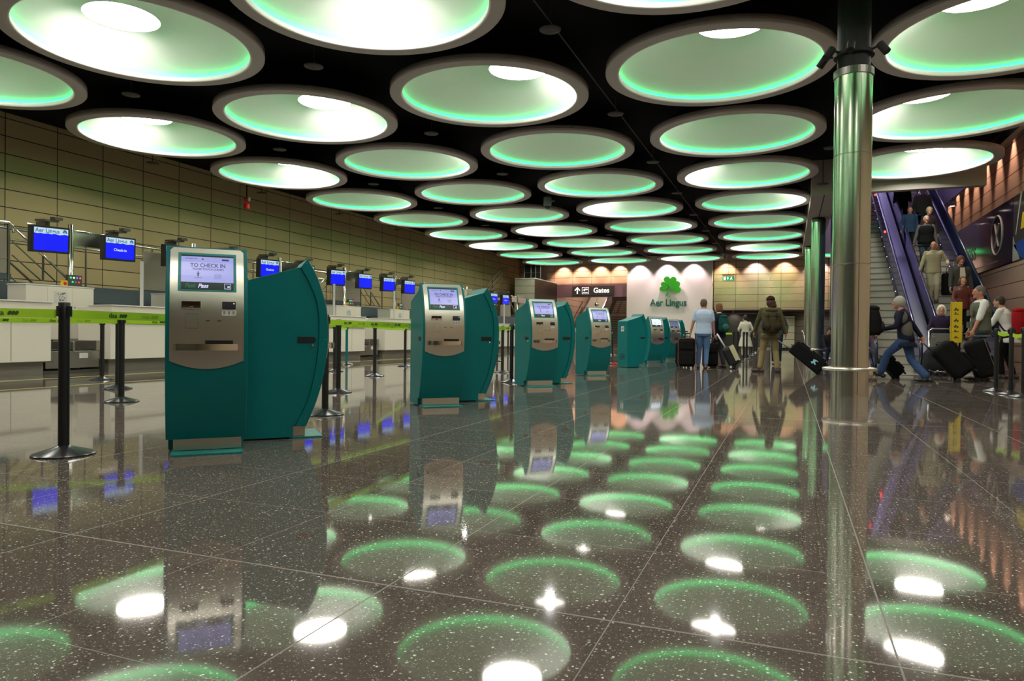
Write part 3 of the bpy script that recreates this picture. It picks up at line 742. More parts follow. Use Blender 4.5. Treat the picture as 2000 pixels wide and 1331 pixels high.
def tape(p, q, label, z=.925, w=.056, sag=.006, text=True, name='barrier_tape', twist=0):
    p = Vector((*p, 0)); q = Vector((*q, 0)); d = (q-p); L = d.length; d.normalize(); p = p+d*.045; q = q-d*.045; L = (q-p).length
    n = Vector((d.y, -d.x, 0))       # side that faces the camera
    if n.dot(Vector((0, 0, 0))-p) < 0: n = -n
    def f(s, h, off=0):
        zz = z-sag*4*s*(1-s)+h; a = twist*sin(pi*s)
        return p+d*(L*s)+n*(off+h*sin(a)*.6)+Vector((0, 0, zz))
    t = thing(name, label, 'barrier tape', (0, 0, 0), 0, 'lime green barrier tapes')
    MB().slab(lambda u, v, o: f(u, -w/2+w*v, o), 24, 3, .0015).build('band', tape_m, t)
    if text and L > .5:
        rev = (d.x*1+d.y*0 < 0)
        step = .52; rt = Vector((0, 0, 1)).cross(n); s = .30; c0 = 0
        while s < L-.2:
            def g(x, y, s=s):
                ss = (s+(x if rt.dot(d) > 0 else -x))/L; return f(ss, y, .0032)
            tgt = MB(); add_text(tgt, 'daa', .046, g, bold=.02 if c0 % 2 == 0 else 0)
            for e in range(3):
                cx = .060+.019*e; pts = [g(cx+.011*cos(2*pi*a/10)+.004*sin(2*pi*a/10), .014*sin(2*pi*a/10)) for a in range(10)]; tgt.add(pts, [tuple(range(10))])
            tgt.build('print' if c0 % 2 == 0 else 'faint_print', tape_ink if c0 % 2 == 0 else tape_ink2, t)
            s += step/2; c0 += 1
    return t
tape((-5.3, .6), P['a'], 'lime green tape running left out of frame from the nearest stanchion')
tape(P['a'], P['b'], 'lime green tape from the nearest stanchion to behind the first kiosk')
tape(P['b'], P['c'], 'lime green tape behind the first kiosk pair to the second kiosk')
tape(P['c'], P['d'], 'lime green tape between the second kiosk pair and the third kiosk')
tape(P['d'], P['e'], 'lime green tape behind the third kiosk pair')
tape((-10.6, 2.8), P['h'], 'lower lime green tape coming in from the left edge of the photo')
tape(P['h'], P['k'], 'farther lime green tape passing behind the first kiosk')
tape(P['k'], P['p'], 'farther lime green tape running on behind the second kiosk')
tape(P['l'], P['o'], 'lime green tape ending at the post left of the second kiosk', text=False)
tape(P['n'], P['m'], 'lime green tape starting at the teal post', text=False)
tape(P['p'], P['q'], 'lime green tape between second and third kiosks at the back', text=False)
tape(P['g'], P['s'], 'short lime green tape left of the sticker kiosk', text=False)
tape(P['v0'], (-2.9, 25.4), 'yellow-green tape behind the woman in navy', text=False)
tape(P['v3'], P['v4'], 'yellow-green tape across the white coat of the far person', text=False)
tape(P['x'], P['y'], 'lime tape joining the left and middle posts at the right edge', text=False, sag=.03)
tape(P['y'], P['z'], 'lime tape joining the middle and right posts at the right edge', text=False, z=.89, sag=.02)
tape(P['z'], (4.6, 11.3), 'lime green tape leaving the frame at the right edge', text=False)

# ================================================================== CHECK-IN DESKS
yl = mat('floor_line_yellow', (.50, .45, .10), rough=.5)
struct(MB().box((-11.53, 3, .0), (-11.48, 46, .003)).build('trim_6', yl)); struct(MB().box((-9.82, 3, .0), (-9.79, 46, .003)).build('trim_7', yl))
PITCH_D = 3.38
def desk(y0, y1, lab):
    t = thing('check_in_desk', lab, 'check-in desk', (-12.4, (y0+y1)/2, 0), 0, 'white check-in desks'); h = (y1-y0)/2
    MB().box((-.95, -h+.06, 0), (-.12, h-.06, .24)).build('plinth', mat('plinth_steel', (.34, .31, .27), rough=.35, metal=.6), t)
    MB().box((-.9, -h, .25), (.0, h, .98)).build('front_panel', white_l, t, bevel=.006)
    m = MB(); m.box((-.002, -h+.02, .945), (.002, h-.02, .952)); m.box((-.001, .35*h, .27), (.002, .35*h+.006, .94)); m.build('panel_joint', darksteel, t)
    MB().box((-.92, -h-.02, .235), (.02, h+.04, .252)).build('skirting_rail', darksteel, t)
    MB().box((-.95, -h, .98), (.03, h, 1.30)).build('upstand', white_l, t, bevel=.008)
    MB().box((-.6, -h-.01, 1.30), (.05, h+.01, 1.325)).build('counter_top', white_p, t, bevel=.006)
    return t
gaps = [9.45+PITCH_D*k for k in range(-1, 8)]
for k in range(len(gaps)-1):
    desk(gaps[k]+.60, gaps[k+1]-.60, 'white check-in desk, %s from the left of the row' % ordw(k))
stainl = mat('conveyor_steel', (.42, .39, .35), rough=.3, metal=.9)
def scale_unit(y, lab, k):
    t = thing('baggage_scale', lab, 'baggage scale', (-12.95, y, 0), 0, 'baggage scales between the desks')
    MB().box((-.9, -.54, .10), (.32, .54, .42)).build('frame', stainl, t, bevel=.006)
    m = MB(); m.box((-.9, -.56, .42), (.34, -.46, .62)); m.box((-.9, .46, .42), (.34, .56, .62)); m.box((-.9, -.02, .42), (.34, .02, .60)); m.build('side_guard', stainl, t, bevel=.01)
    MB().box((-.88, -.45, .42), (.30, .45, .45)).build('belt', rubber, t)
    MB().box((-.95, -.56, 0), (.30, .56, .06)).build('base', darksteel, t)
    sk_ = MB().box((.321, .12, .28), (.323, .30, .38)).build('sticker', paper, t)
    return t
def cabinet(y, lab, panel, notice):
    t = thing('white_cabinet', lab, 'cabinet', (-13.85, y, 0), 0, 'white cabinets behind the desks')
    MB().box((-.55, -.72, .62), (.0, .72, 1.70)).build('body', white_l, t, bevel=.008)
    MB().box((-.56, -.73, 1.70), (.01, .73, 1.725)).build('top', white_p, t, bevel=.004)
    for a, b in ((-.30, .22), (.22, .70)):
        d_ = MB().box((-.001, a+.005, .64), (.006, b-.005, 1.68)).build('door', white_l, t, bevel=.002)
        MB().ell((.009, a+.07 if a > 0 else b-.07, 1.28), (.008, .012, .012)).build('knob', black, d_)
    if notice:
        n_ = MB().box((.007, -.16, 1.36), (.009, .12, 1.60)).build('notice', paper, t)
        m = MB()
        rr_ = random.Random(notice)
        for q in range(26):
            yy = -.10+rr_.random()*.16; zz = 1.40+rr_.random()*.16; m.box((.0092, yy, zz), (.0096, yy+.012+rr_.random()*.03, zz+.007+rr_.random()*.02))
        m.build('notice_print', mat('sticker_ink', (.25, .25, .26)), n_)
    if panel:
        p_ = MB().box((-.30, .30, 1.725), (-.22, .62, 1.98)).build('control_panel', darksteel, t, bevel=.004)
        for q, (yy, zz, cc) in enumerate(((.36, 1.92, (0, 1, .3)), (.43, 1.92, (.7, 1, .9)), (.50, 1.92, (.1, .2, 1)), (.57, 1.92, (.8, .1, .1)), (.40, 1.83, (0, .8, .2)), (.47, 1.83, (.1, .1, .1)), (.54, 1.83, (.5, .05, .05)))):
            MB().ell((-.215, yy, zz), (.012, .020, .020)).build('button', mat('button_%d' % q, cc, rough=.3, emis=cc, es=.9), p_)
        MB().box((-.25, .16, 1.725), (-.2, .28, 1.85)).build('emergency_switch', mat('switch_yellow', (.75, .5, .02), rough=.4), t)
        MB().ell((-.19, .22, 1.79), (.02, .035, .035)).build('red_knob', red_m, t)
    return t
cabs = {0: ('white cabinet behind the first gap left of the nearest kiosk, with a lit control panel', True, 3)}
for k, y in enumerate(gaps[1:8]):
    scale_unit(y, 'steel baggage scale between desks, %s from the left' % ordw(k), k)
    cabinet(y+.65, 'white cabinet behind the desks, %s from the left, %s' % (ordw(k), 'with a lit control panel' if k == 0 else 'with a paper notice'), True if k in (0, 3, 4) else False, 3+k)
# chairs and dark conveyor behind the desks
t = thing('conveyor', 'dark baggage conveyor running behind the check-in desks', 'conveyor', (-15.6, 0, 0))
MB().box((-.75, 4, .45), (.75, 44, .92)).build('belt_bed', black, t)
MB().box((.72, 4, 1.42), (.86, 44, 1.80)).build('side_beam', bluegrey, t, bevel=.01)
for k in range(22): MB().box((.60, 4.9+1.8*k, 0), (.72, 5.02+1.8*k, 1.42)).build('support', bluegrey, t)
MB().box((.0, 4, 1.25), (.70, 44, 1.42)).build('upper_bed', black, t)
for k, y in enumerate([gaps[1]+1.75, gaps[1]+2.35, gaps[3]+2.4, gaps[4]+2.1]):
    t = thing('operator_chair', 'chair with a bent chrome tube frame behind the desks, %s from the left' % ordw(k), 'chair', (-13.75, y, 0), 0, 'chairs behind the check-in desks')
    m = MB(); m.tube([(-.25, -.26, .02), (.22, -.26, .02), (.24, -.26, .45), (-.2, -.26, .47), (-.28, -.26, .98), (-.28, -.26, 1.26), (-.26, -.20, 1.33), (-.26, .20, 1.33), (-.28, .26, 1.26), (-.28, .26, .98), (-.2, .26, .47), (.24, .26, .45), (.22, .26, .02), (-.25, .26, .02)], .014, 8)
    m.build('frame', chrome, t, smooth=True)
    MB().box((-.22, -.24, .46), (.24, .24, .52)).build('seat', rubber, t, bevel=.02)
    MB().box((-.31, -.25, .80), (-.26, .25, 1.30)).build('backrest', rubber, t, bevel=.02)
# light grey posts on the desks
for k, y in enumerate([11.11, 17.92, 21.42, 31.63]):
    t = thing('printer_post', 'slim pale grey post standing on the desk top, %s from the left' % ordw(k), 'post', (-12.8, y, 1.325), 0, 'slim posts on the desks')
    MB().box((-.05, -.05, 0), (.05, .05, .015)).build('foot', grey_p, t)
    MB().cyl((0, 0, .015), .035, .95, 16).build('post', mat('pale_post', (.50, .49, .47), rough=.4), t, angle=40)

# ------------------------------------------------------------------ monitors on T-shaped gantries
WAVE = [.0, .006, .010, .006, 0, -.004, 0, .005, .009, .004, -.002, .003, .008, .004, -.003, 0, .006, .003, -.003, 0, .004]
def shamrock(fn, s=1.0):
    """three heart leaves and a stem as polygons; fn(x, y)"""
    out = []
    for ang, sc_ in ((radians(85), 1.0), (radians(8), .95), (radians(165), .78)):
        pts = []
        for k in range(28):
            t_ = 2*pi*k/28; hx = 16*sin(t_)**3; hy = 13*cos(t_)-5*cos(2*t_)-2*cos(3*t_)-cos(4*t_)
            x = hx/34*sc_; y = (hy+17)/34*sc_+.03; a = ang-pi/2
            pts.append(fn(s*(x*cos(a)-y*sin(a)), s*(x*sin(a)+y*cos(a))))
        out.append(pts)
    stm = [(.03, .05), (-.03, .02), (-.10, -.18), (-.27, -.50), (-.20, -.60), (-.16, -.60), (-.05, -.33), (.02, -.12)]
    out.append([fn(s*x, s*y) for x, y in stm]); return out
def make_monitor():
    t = thing('flight_monitor', '', 'monitor', (0, 0, 0), 0, 'blue check-in monitors')
    MB().box((-.15, -.375, -.27), (0, .375, .27)).build('casing', black, t, bevel=.008)
    s_ = MB().box((0, -.335, -.23), (.004, .335, .23)).build('screen', scr_blue, t)
    vs = [(.0048, -.335, .23), (.0048, .335, .23)]; n = len(WAVE)
    vs += [(.0048, .335-.67*k/(n-1), .110+WAVE[k]*1.3) for k in range(n)]
    m = MB(); m.add(vs, [tuple(range(len(vs)))[::-1]]); m.build('white_band', scr_white, s_)
    m = MB(); add_text(m, 'Aer Lingus', .115, lambda x, y: (.0056, -.075+x, .170+y), bold=.018, sx=.95)
    m.build('logo_lettering', scr_teal, s_); m = MB()
    for poly in shamrock(lambda x, y: (.0056, .265+x, .165+y), .060): m.add(poly, [tuple(range(len(poly)))])
    m.build('logo_shamrock', scr_teal, s_)
    br = MB().box((-.46, -.05, .10), (-.14, .05, .36)).build('bracket', darksteel, t)
    m = MB(); m.box((-.30, -.16, .36), (.05, .12, .40)); m.box((-.05, .0, .40), (.12, .16, .46)); m.build('camera_box', darksteel, br)
    return t
mon0 = make_monitor(); mon_used = False
def monitor(y, z, lab, txt, tilt=0):
    global mon_used
    t = mon0 if not mon_used else copy_tree(mon0); mon_used = True
    t.location = (-14.05, y, z); t.rotation_euler = (tilt*.4, tilt, radians(-6)); t['label'] = lab
    if txt:
        m = MB(); add_text(m, txt, .085, lambda x, yy: (.0056, x, -.035+yy), bold=.01); s_ = [o for o in walk(t) if o.name.startswith('screen')][0]
        m.build('check_in_text', scr_wtext, s_)
def gantry(y, lab):
    t = thing('monitor_gantry', lab, 'gantry', (-14.52, y, 0), 0, 'steel T-shaped monitor gantries')
    MB().tube([(0, 0, 0), (0, 0, 3.10)], .055, 16).build('pole', steel_c, t, smooth=True)
    MB().box((-.03, -.80, 2.66), (.0, 1.42, 2.98)).build('cross_panel', steel, t, bevel=.004)
    MB().tube([(.0, -.95, 2.98), (.0, 1.5, 2.98)], .022, 8).build('top_tube', chrome, t, smooth=True)
y_mon = [10.02, 11.62, 13.25, 14.98, 16.55, 18.2, 19.88, 21.52, 23.13, 24.68, 26.5, 28.2, 29.9, 31.6, 33.32, 34.93, 36.45]
ztab = 2.66
for k, y in enumerate(y_mon):
    if k in (11, 12, 10, 13, 16): continue
    txt = {0: '', 1: 'Check-in', 4: 'Check-in'}.get(k, '' if k < 12 else 'Check-in')
    monitor(y, ztab, 'blue screen monitor over the desks, %s from the left%s' % (['first', 'second', 'third', 'fourth', 'fifth', 'sixth', 'seventh', 'eighth', 'ninth', 'tenth', 'eleventh', 'twelfth', 'thirteenth', 'fourteenth', 'fifteenth', 'sixteenth', 'seventeenth'][k], ', reading Check-in' if txt else ''), txt, .07 if k in (0, 6, 8) else .03)
for k in range(9):
    gantry(10.85+PITCH_D*k-.06, 'steel T-shaped gantry carrying the blue monitors, %s from the left' % ordw(k))

# ------------------------------------------------------------------ footbridges, rails and screens behind the desks
frost = mat('frosted_screen', (.30, .27, .22), rough=.4, spec=.4)
t = thing('service_handrail', 'long stainless handrail high along the beige left wall', 'handrail', (-17.0, 0, 0))
MB().tube([(0, 6, 3.18), (0, 44.5, 3.18)], .035, 10).build('rail', chrome, t, smooth=True)
MB().tube([(.0, 6, 2.92), (.0, 44.5, 2.92)], .022, 8).build('lower_rail', chrome, t, smooth=True)
for k in range(19): MB().tube([(0, 6.9+2.05*k, .0), (0, 6.9+2.05*k, 3.18)], .022, 8).build('upright', darksteel, t)
def bridge(y, flip, lab):
    t = thing('crossover_bridge', lab, 'footbridge', (-15.6, y, 0), 0, 'steel crossover bridges over the conveyor')
    s_ = -1 if flip else 1
    # platform and flanking screen
    MB().box((-.75, -.9, 1.84), (.75, .9, 1.96)).build('platform', bluegrey, t)
    sc_ = MB().box((.72, -.80, 1.96), (.76, .80, 2.86)).build('screen_panel', frost, t, bevel=.006)
    MB().box((.762, -.8, 2.25), (.764, .8, 2.256)).build('joint', darksteel, sc_)
    for yy in (-.85, .85): MB().tube([(.74, yy, 1.8), (.74, yy, 2.98)], .03, 8).build('upright', darksteel, t)
    MB().tube([(.74, -.95, 2.80), (.74, -.93, 2.95), (.74, -.85, 3.0), (.74, .85, 3.0), (.74, .93, 2.95), (.74, .95, 2.8)], .028, 8).build('top_rail', chrome, t, smooth=True)
    # stair rails beside the platform
    for s_ in ((-1, 1) if flip == 2 else ((-1,) if flip else (1,))):
        y0 = .95*s_; y1 = 2.25*s_
        for xx in (.70, -.55):
            MB().tube([(xx, y0, 2.95), (xx, y1, 1.87)], .026, 8).build('handrail', chrome, t, smooth=True)
            for dz in (.32, .60): MB().tube([(xx, y0, 2.95-dz), (xx, y0+(y1-y0)*(1-dz/1.08*.98), 1.88)], .014, 6).build('stair_rail', darksteel, t)
            MB().tube([(xx, (y0+y1)/2, 1.86), (xx, (y0+y1)/2, 2.40)], .022, 8).build('baluster', darksteel, t)
    return t
for k, (y, fl) in enumerate([(8.85, False), (15.0, False), (21.6, 2), (29.5, True), (34.2, False), (39.8, False)]):
    bridge(y, fl, 'steel crossover bridge with grey screen and sloping rails, %s from the left' % ordw(k))
for k, y in enumerate([13.6, 26.0, 36.6]):
    o = MB().box((-.03, -.75, 0), (.03, .75, .95)).build('grey_screen', frost, bevel=.006); o.location = (-14.75, y, 1.82)
    tag(o, 'grey privacy screen above the conveyor beam, %s from the left' % ordw(k), 'screen', 'grey screens over the conveyor')
# ================================================================== FAR END
# panelled booth by the left wall
booth_m = panel_mat('booth_cladding', (.50, .46, .36), 0, -16.0, 3.0, 4.62, .50, rough=.5)
t = thing('panelled_booth', 'pale panelled booth at the far end, left of the Gates sign', 'booth', (0, 0, 0))
MB().box((-17.45, 45.0, 0), (-16.0, 49.9, 4.60)).build('body', booth_m, t)
MB().box((-17.47, 44.98, 4.60), (-15.98, 49.9, 4.66)).build('roof_trim', white_p, t)
nt_ = MB().box((-17.25, 44.985, 3.05), (-16.75, 44.995, 3.5)).build('notice', paper, t)
t = thing('dark_equipment_rack', 'dark open equipment rack standing on the pale booth', 'rack', (-16.75, 47.2, 4.66))
MB().box((-.62, -.6, 0), (.62, .6, 1.75)).build('cabinet', blackm, t)
m = MB()
for x in (-.6, -.1, .25, .6): m.tube([(x, -.66, 0), (x, -.66, 1.7)], .035, 6)
for z in (.5, 1.1): m.tube([(-.6, -.66, z), (.6, -.66, z)], .03, 6)
m.build('frame', darksteel, t)
t = thing('stair_rail', 'brown diagonal stair rail against the far end of the left wall', 'handrail', (-17.9, 0, 0), 0)
m = MB(); 
for dz in (0, .35, .7): m.tube([(0, 37.0, 1.7-dz), (0, 43.8, 5.3-dz), (0, 44.8, 5.3-dz)], .05, 8)
m.build('rail', mat('bronze_rail', (.16, .10, .05), rough=.4), t, smooth=True)
m = MB()
for k in range(5): m.tube([(0, 37.4+1.6*k, 0), (0, 37.4+1.6*k, 1.9+.85*k)], .04, 6)
m.build('upright', MATS['bronze_rail'], t)

# Gates sign
t = thing('gates_sign', 'dark sign reading Gates with an arrow and aeroplane symbol, on the purple fascia', 'sign', (-13.25, 49.84, 4.06))
MB().box((-1.55, 0, -.34), (1.55, .055, .34)).build('board', mat('sign_board', (.028, .022, .024), rough=.4), t, bevel=.005)
sw = mat('sign_white', (.8, .8, .8), rough=.4, emis=(.95, .92, .92), es=.85)
m = MB(); add_text(m, 'Gates', .50, lambda x, y: (.62+x, -.004, y), bold=.022); m.build('lettering', sw, t)
m = MB(); X = -1.17
m.add([(X+a, -.004, b) for a, b in ((-.045, -.24), (.045, -.24), (.045, .12), (.17, -.02), (.22, .04), (0, .27), (-.22, .04), (-.17, -.02), (-.045, .12))], [(0, 1, 2, 3, 4, 5, 6, 7, 8)])
m.build('arrow', sw, t)
m = MB(); X = -.57; a_, b_ = .25, .215
def fr(s0, s1):
    pass
for x0, x1, z0, z1 in ((-.25, .25, .225, .25), (-.25, .25, -.25, -.225), (-.25, -.225, -.25, .25), (.225, .25, -.25, .25)): m.box((X+x0, -.006, z0), (X+x1, -.001, z1))
m.add([(X+x, -.006, z) for x, z in ((-.19, .02), (-.13, .04), (-.08, -.03), (.0, .0), (-.08, .13), (-.03, .14), (.08, .03), (.17, .07), (.19, .11), (.15, .13), (.0, .07), (-.10, .0))][:10], [tuple(range(10))])
m.box((X-.17, -.006, -.15), (X+.17, -.001, -.115)); m.build('aeroplane_symbol', sw, t)
# escalator flank and staircase behind the opening
t = thing('gates_staircase', 'dark staircase rising behind the Gates opening with bright handrails', 'staircase', (-11.9, 50.6, 0))
m = MB()
for k in range(20): m.box((-1.1, .30*k, 0), (1.1, 6.2, .18*(k+1))) if k < 1 else m.box((-1.1, .30*k, .18*k), (1.1, .30*k+.34, .18*(k+1)))
m.build('steps', mat('stair_brown', (.075, .05, .04), rough=.5), t)
m = MB()
for k in range(20): m.box((-1.1, .30*k-.012, .18*(k+1)-.03), (1.1, .30*k+.02, .18*(k+1)+.004))
m.build('nosing', mat('stair_nosing', (.22, .17, .14), rough=.4), t)
for x in (-1.0, 1.0): MB().tube([(x, -.6, .95), (x, -.1, 1.0), (x, 5.9, 4.6)], .035, 8).build('handrail', chrome, t, smooth=True)
MB().tube([(-1.1, 1.4, 2.35), (1.1, 1.4, 2.35)], .03, 6).build('cross_rail', chrome, t)
t = thing('steel_ramp_flank', 'grey steel escalator flank behind the Gates opening, left of the stairs', 'escalator', (-14.4, 50.6, 0))
MB().prism([(-.2, 0), (6, 3.5), (6, 4.6), (-.2, 1.05)], -.45, .95, 0).build('flank', mat('flank_steel', (.30, .28, .25), rough=.4, metal=.3), t)
MB().tube([(-.5, -.4, 1.1), (-.5, 6, 4.8)], .04, 8).build('handrail', blackm, t)
MB().tube([(1.0, -.4, 1.1), (1.0, 6, 4.8)], .035, 8).build('handrail', chrome, t)
mir = thing('convex_mirror', 'small round convex mirror under the purple fascia', 'mirror', (-12.95, 49.8, 3.05))
MB().ell((0, 0, 0), (.17, .06, .17)).build('dome', mat('mirror_glass', (.8, .8, .8), rough=.05, metal=1), mir, smooth=True)
MB().tube([(0, .03, .15), (0, .09, .52)], .012, 6).build('bracket', blackm, mir)

# logo: shamrock and lettering standing proud of the white wall
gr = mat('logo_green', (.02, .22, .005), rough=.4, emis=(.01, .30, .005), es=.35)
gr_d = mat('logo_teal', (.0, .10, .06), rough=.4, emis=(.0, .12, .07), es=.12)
t = thing('wall_shamrock', 'large green three-leaf shamrock emblem on the white wall', 'emblem', (-7.72, 49.38, 4.12))
m = MB(); polys = shamrock(lambda x, z: (x, 0, z), .92)
for p in polys[:3]:
    cx_ = sum(q[0] for q in p)/len(p); cz_ = sum(q[2] for q in p)/len(p)
    p2 = [(q[0], q[2]) for q in p]; m.prism(p2, -.03, .05, 1)
m.prism([(q[0], q[2]) for q in polys[3]], -.032, .048, 1)
m.build('leaves', gr, t, fix=True)
m = MB()
for a in (85, 8, 165): m.box((.3*cos(radians(a))-.02, .05, .3*sin(radians(a))-.02), (.3*cos(radians(a))+.02, .22, .3*sin(radians(a))+.02))
m.build('standoff', darksteel, t)
def glow(loc, e, c):
    pass
t = thing('wall_lettering', 'green lettering reading Aer Lingus under the shamrock on the white wall', 'lettering', (-7.80, 49.50, 3.12))
vs, fs = text_geo('Aer Lingus', .66, .012)
wd = max(v.x for v in vs)-min(v.x for v in vs); sx = 2.50/wd
m = MB(); m.add([(v.x*sx, 0, v.y) for v in vs], fs); n = len(vs)
import bmesh
o = m.build('letters', gr_d, t); md = o.modifiers.new('thick', 'SOLIDIFY'); md.thickness = .06; md.offset = -1
# exit sign
t = thing('exit_sign', 'small green emergency exit sign hanging before the beige panels', 'exit sign', (-3.75, 48.6, 4.66))
eg = mat('exit_green', (.0, .2, .08), rough=.4, emis=(.0, .30, .10), es=.9); ew = mat('exit_white', (.8, .8, .8), emis=(.9, 1, .9), es=1)
MB().box((-.36, 0, -.14), (.36, .05, .14)).build('panel', eg, t)
m = MB(); m.box((-.31, -.004, -.10), (-.17, -.001, .10)); m.box((-.06, -.004, -.09), (-.02, -.001, .02)); m.add([(-.12, -.004, .0), (.04, -.004, .0), (-.04, -.004, .10)][::1], [(0, 1, 2)])
m.ell((.20, -.003, .08), (.028, .003, .028)); m.add([(.12, -.004, .05), (.24, -.004, .04), (.20, -.004, -.02), (.28, -.004, -.08), (.25, -.004, -.10), (.17, -.004, -.03), (.11, -.004, -.10), (.08, -.004, -.08), (.14, -.004, -.0)], [tuple(range(9))])
m.build('symbols', ew, t)
m = MB(); m.box((-.4, -.05, .19), (.4, .1, .27)); m.tube([(0, .02, .27), (0, .02, 1.79)], .015, 6); m.build('hanger', darksteel, t)
# glass screen in front of the right far cladding
gl = bpy.data.materials.new('screen_glass'); gl.use_nodes = True; nt = gl.node_tree; b = nt.nodes['Principled BSDF']
tr = nt.nodes.new('ShaderNodeBsdfTransparent'); gs = nt.nodes.new('ShaderNodeBsdfGlossy'); gs.inputs['Roughness'].default_value = .14; gs.inputs[0].default_value = (1, 1, .96, 1)
tr.inputs[0].default_value = (.90, .95, .88, 1)
mx = nt.nodes.new('ShaderNodeMixShader'); mx.inputs[0].default_value = .09
tcx = nt.nodes.new('ShaderNodeTexCoord'); nz = nt.nodes.new('ShaderNodeTexNoise'); nz.inputs['Scale'].default_value = .7; nt.links.new(tcx.outputs['Object'], nz.inputs['Vector'])
bp = nt.nodes.new('ShaderNodeBump'); bp.inputs['Strength'].default_value = .2; bp.inputs['Distance'].default_value = .05; nt.links.new(nz.outputs[0], bp.inputs['Height']); nt.links.new(bp.outputs[0], gs.inputs['Normal'])
nt.links.new(tr.outputs[0], mx.inputs[1]); nt.links.new(gs.outputs[0], mx.inputs[2]); nt.links.new(mx.outputs[0], nt.nodes['Material Output'].inputs[0])
t = thing('glass_screen', 'tall clear glass screen in front of the beige panels above the dark ledge', 'glass screen', (0, 49.2, 0))
for k, (a, b2) in enumerate(((-4.75, -1.2), (-1.17, 2.5))): MB().box((a, -.012, 2.68), (b2, 0, 5.05)).build('pane', gl, t)
m = MB()
for x in (-4.6, -1.3, -1.05, 2.35):
    for z in (3.5, 4.9): m.tube([(x, -.04, z), (x, .75, z)], .03, 8)
m.build('clamp', chrome, t)
m = MB(); X = 1.0; Z = 3.95; m.box((X, -.05, Z-.25), (X+.08, -.02, Z+.2)); m.box((X-.12, -.05, Z+.13), (X+.32, -.02, Z+.2)); m.box((X, -.05, Z-.04), (X+.26, -.02, Z+.03)); m.build('letter_bracket', mat('bronze_letter', (.12, .10, .06), rough=.4), t)
# doors in the recess
dk = mat('dark_door', (.035, .03, .028), rough=.4)
t = struct(MB().box((-4.2, 51.78, .0), (-2.0, 51.86, 2.45)).build('door_1', dk)); 
o = MB().box((-3.0, 51.76, .7), (-2.75, 51.78, 2.1)).build('pane', mat('door_glass_grey', (.30, .27, .24), rough=.2), t)
o = MB().box((-4.35, 51.7, 2.42), (-1.9, 51.82, 2.50)).build('door_closer', mat('closer_grey', (.25, .22, .2), rough=.4), t)
struct(MB().box((-1.15, 51.3, .12), (.35, 52.0, 2.25)).build('wall_pale_panel', panel_mat('pale_panel', (.50, .49, .37), 0, -1.5, 5, .2, .47, rough=.5)))

# ================================================================== ESCALATORS
K = .577; V0 = 19.5; TOPV = 36.0
step_m = mat('escalator_step', (.44, .41, .35), rough=.5, metal=.2); nose_m = mat('escalator_nosing', (.16, .15, .13), rough=.5)
glassb = mat('balustrade_blue_metal', (.16, .13, .30), rough=.22, metal=.7); deckb = mat('escalator_deck', (.022, .026, .06), rough=.38, metal=.4)
hr_m = mat('escalator_handrail', (.012, .02, .05), rough=.22, coat=.5)
def escal(x0, x1, lab):
    t = thing('escalator', lab, 'escalator', (0, V0, 0), 0, 'pair of escalators')
    n = int((TOPV-V0)/.347)
    for nm, mt in (('steps', step_m), ('nosing', nose_m)):
        m = MB()
        for k in range(n):
            y = .347*k; z = .2*k
            if nm == 'steps': m.box((x0, y, max(z-.15, 0)), (x1, y+.38, z+.2))
            else: m.box((x0, y-.008, z+.172), (x1, y+.02, z+.203))
        m.build(nm, mt, t)
    MB().box((x0, -1.6, 0.0), (x1, 0.02, .012)).build('comb_plate', steel, t)
    for side, xx, dx in (('left', x0, -1), ('right', x1, 1)):
        L_ = TOPV-V0
        xa, xb = sorted((xx+dx*.02, xx+dx*.05))
        poly = [(-.55, .05), (.0, .05), (L_, L_*K-.1), (L_, L_*K+.86), (.0, .90), (-.3, .85), (-.6, .62), (-.68, .45), (-.65, .2)]
        MB().prism(poly, xa, xb, 0).build('balustrade', glassb, t)
        xa, xb = sorted((xx+dx*.005, xx+dx*.24))
        MB().prism([(-.9, .0), (L_, L_*K-.25), (L_, L_*K+.18), (0, .26), (-.75, .20), (-.95, .1)], xa+.0, xa+.02 if dx > 0 else xb+.0, 0) if False else None
        xc0, xc1 = (xx+.002, xx+.018) if dx > 0 else (xx-.018, xx-.002)
        MB().prism([(-.8, 0), (0, 0), (L_, L_*K-.1), (L_, L_*K+.32), (0, .30), (-.75, .16)], xc0, xc1, 0).build('skirt', mat('skirt_dark', (.03, .03, .05), rough=.35, metal=.5), t)
        xd = xx+dx*.035
        path = [(xd, -.35, .10), (xd, -.62, .16), (xd, -.76, .40), (xd, -.72, .66), (xd, -.55, .84), (xd, -.3, .92), (xd, .0, .97), (xd, L_, L_*K+.95)]
        pp = []
        for i in range(len(path)-1):
            a, b_ = Vector(path[i]), Vector(path[i+1]); pp += [a.lerp(b_, q/3) for q in range(3)] if i < 6 else [a]
        pp.append(Vector(path[-1])); MB().tube(pp, .042, 10).build('handrail', hr_m, t, smooth=True)
        m = MB()
        for k in range(22): m.ell((xx-dx*.004, .5+.7*k, (.5+.7*k)*K+.26), (.006, .014, .014), seg=8, rings=5)
        m.build('skirt_light', mat('skirt_led', (.5, .5, .6), emis=(.7, .75, 1), es=3), t)
    return t
ESC = [escal(1.97, 2.83, 'left escalator with empty grey steps climbing beside the steel column'),
       escal(3.42, 4.40, 'right escalator carrying people down between blue-lit sides')]
L_ = TOPV-V0
for par, a, b2 in ((ESC[0], 2.90, 3.33), (ESC[1], 4.47, 4.58), (ESC[0], 1.75, 1.90)):
    MB().prism([(-.5, 0), (L_, 0), (L_, L_*K+.30), (0, .34), (-.45, .2)], a, b2, 0).build('deck', deckb, par)
MB().tube([(4.62, .2, 1.25), (4.62, L_, L_*K+1.12)], .035, 8).build('outer_rail', hr_m, ESC[1], smooth=True)
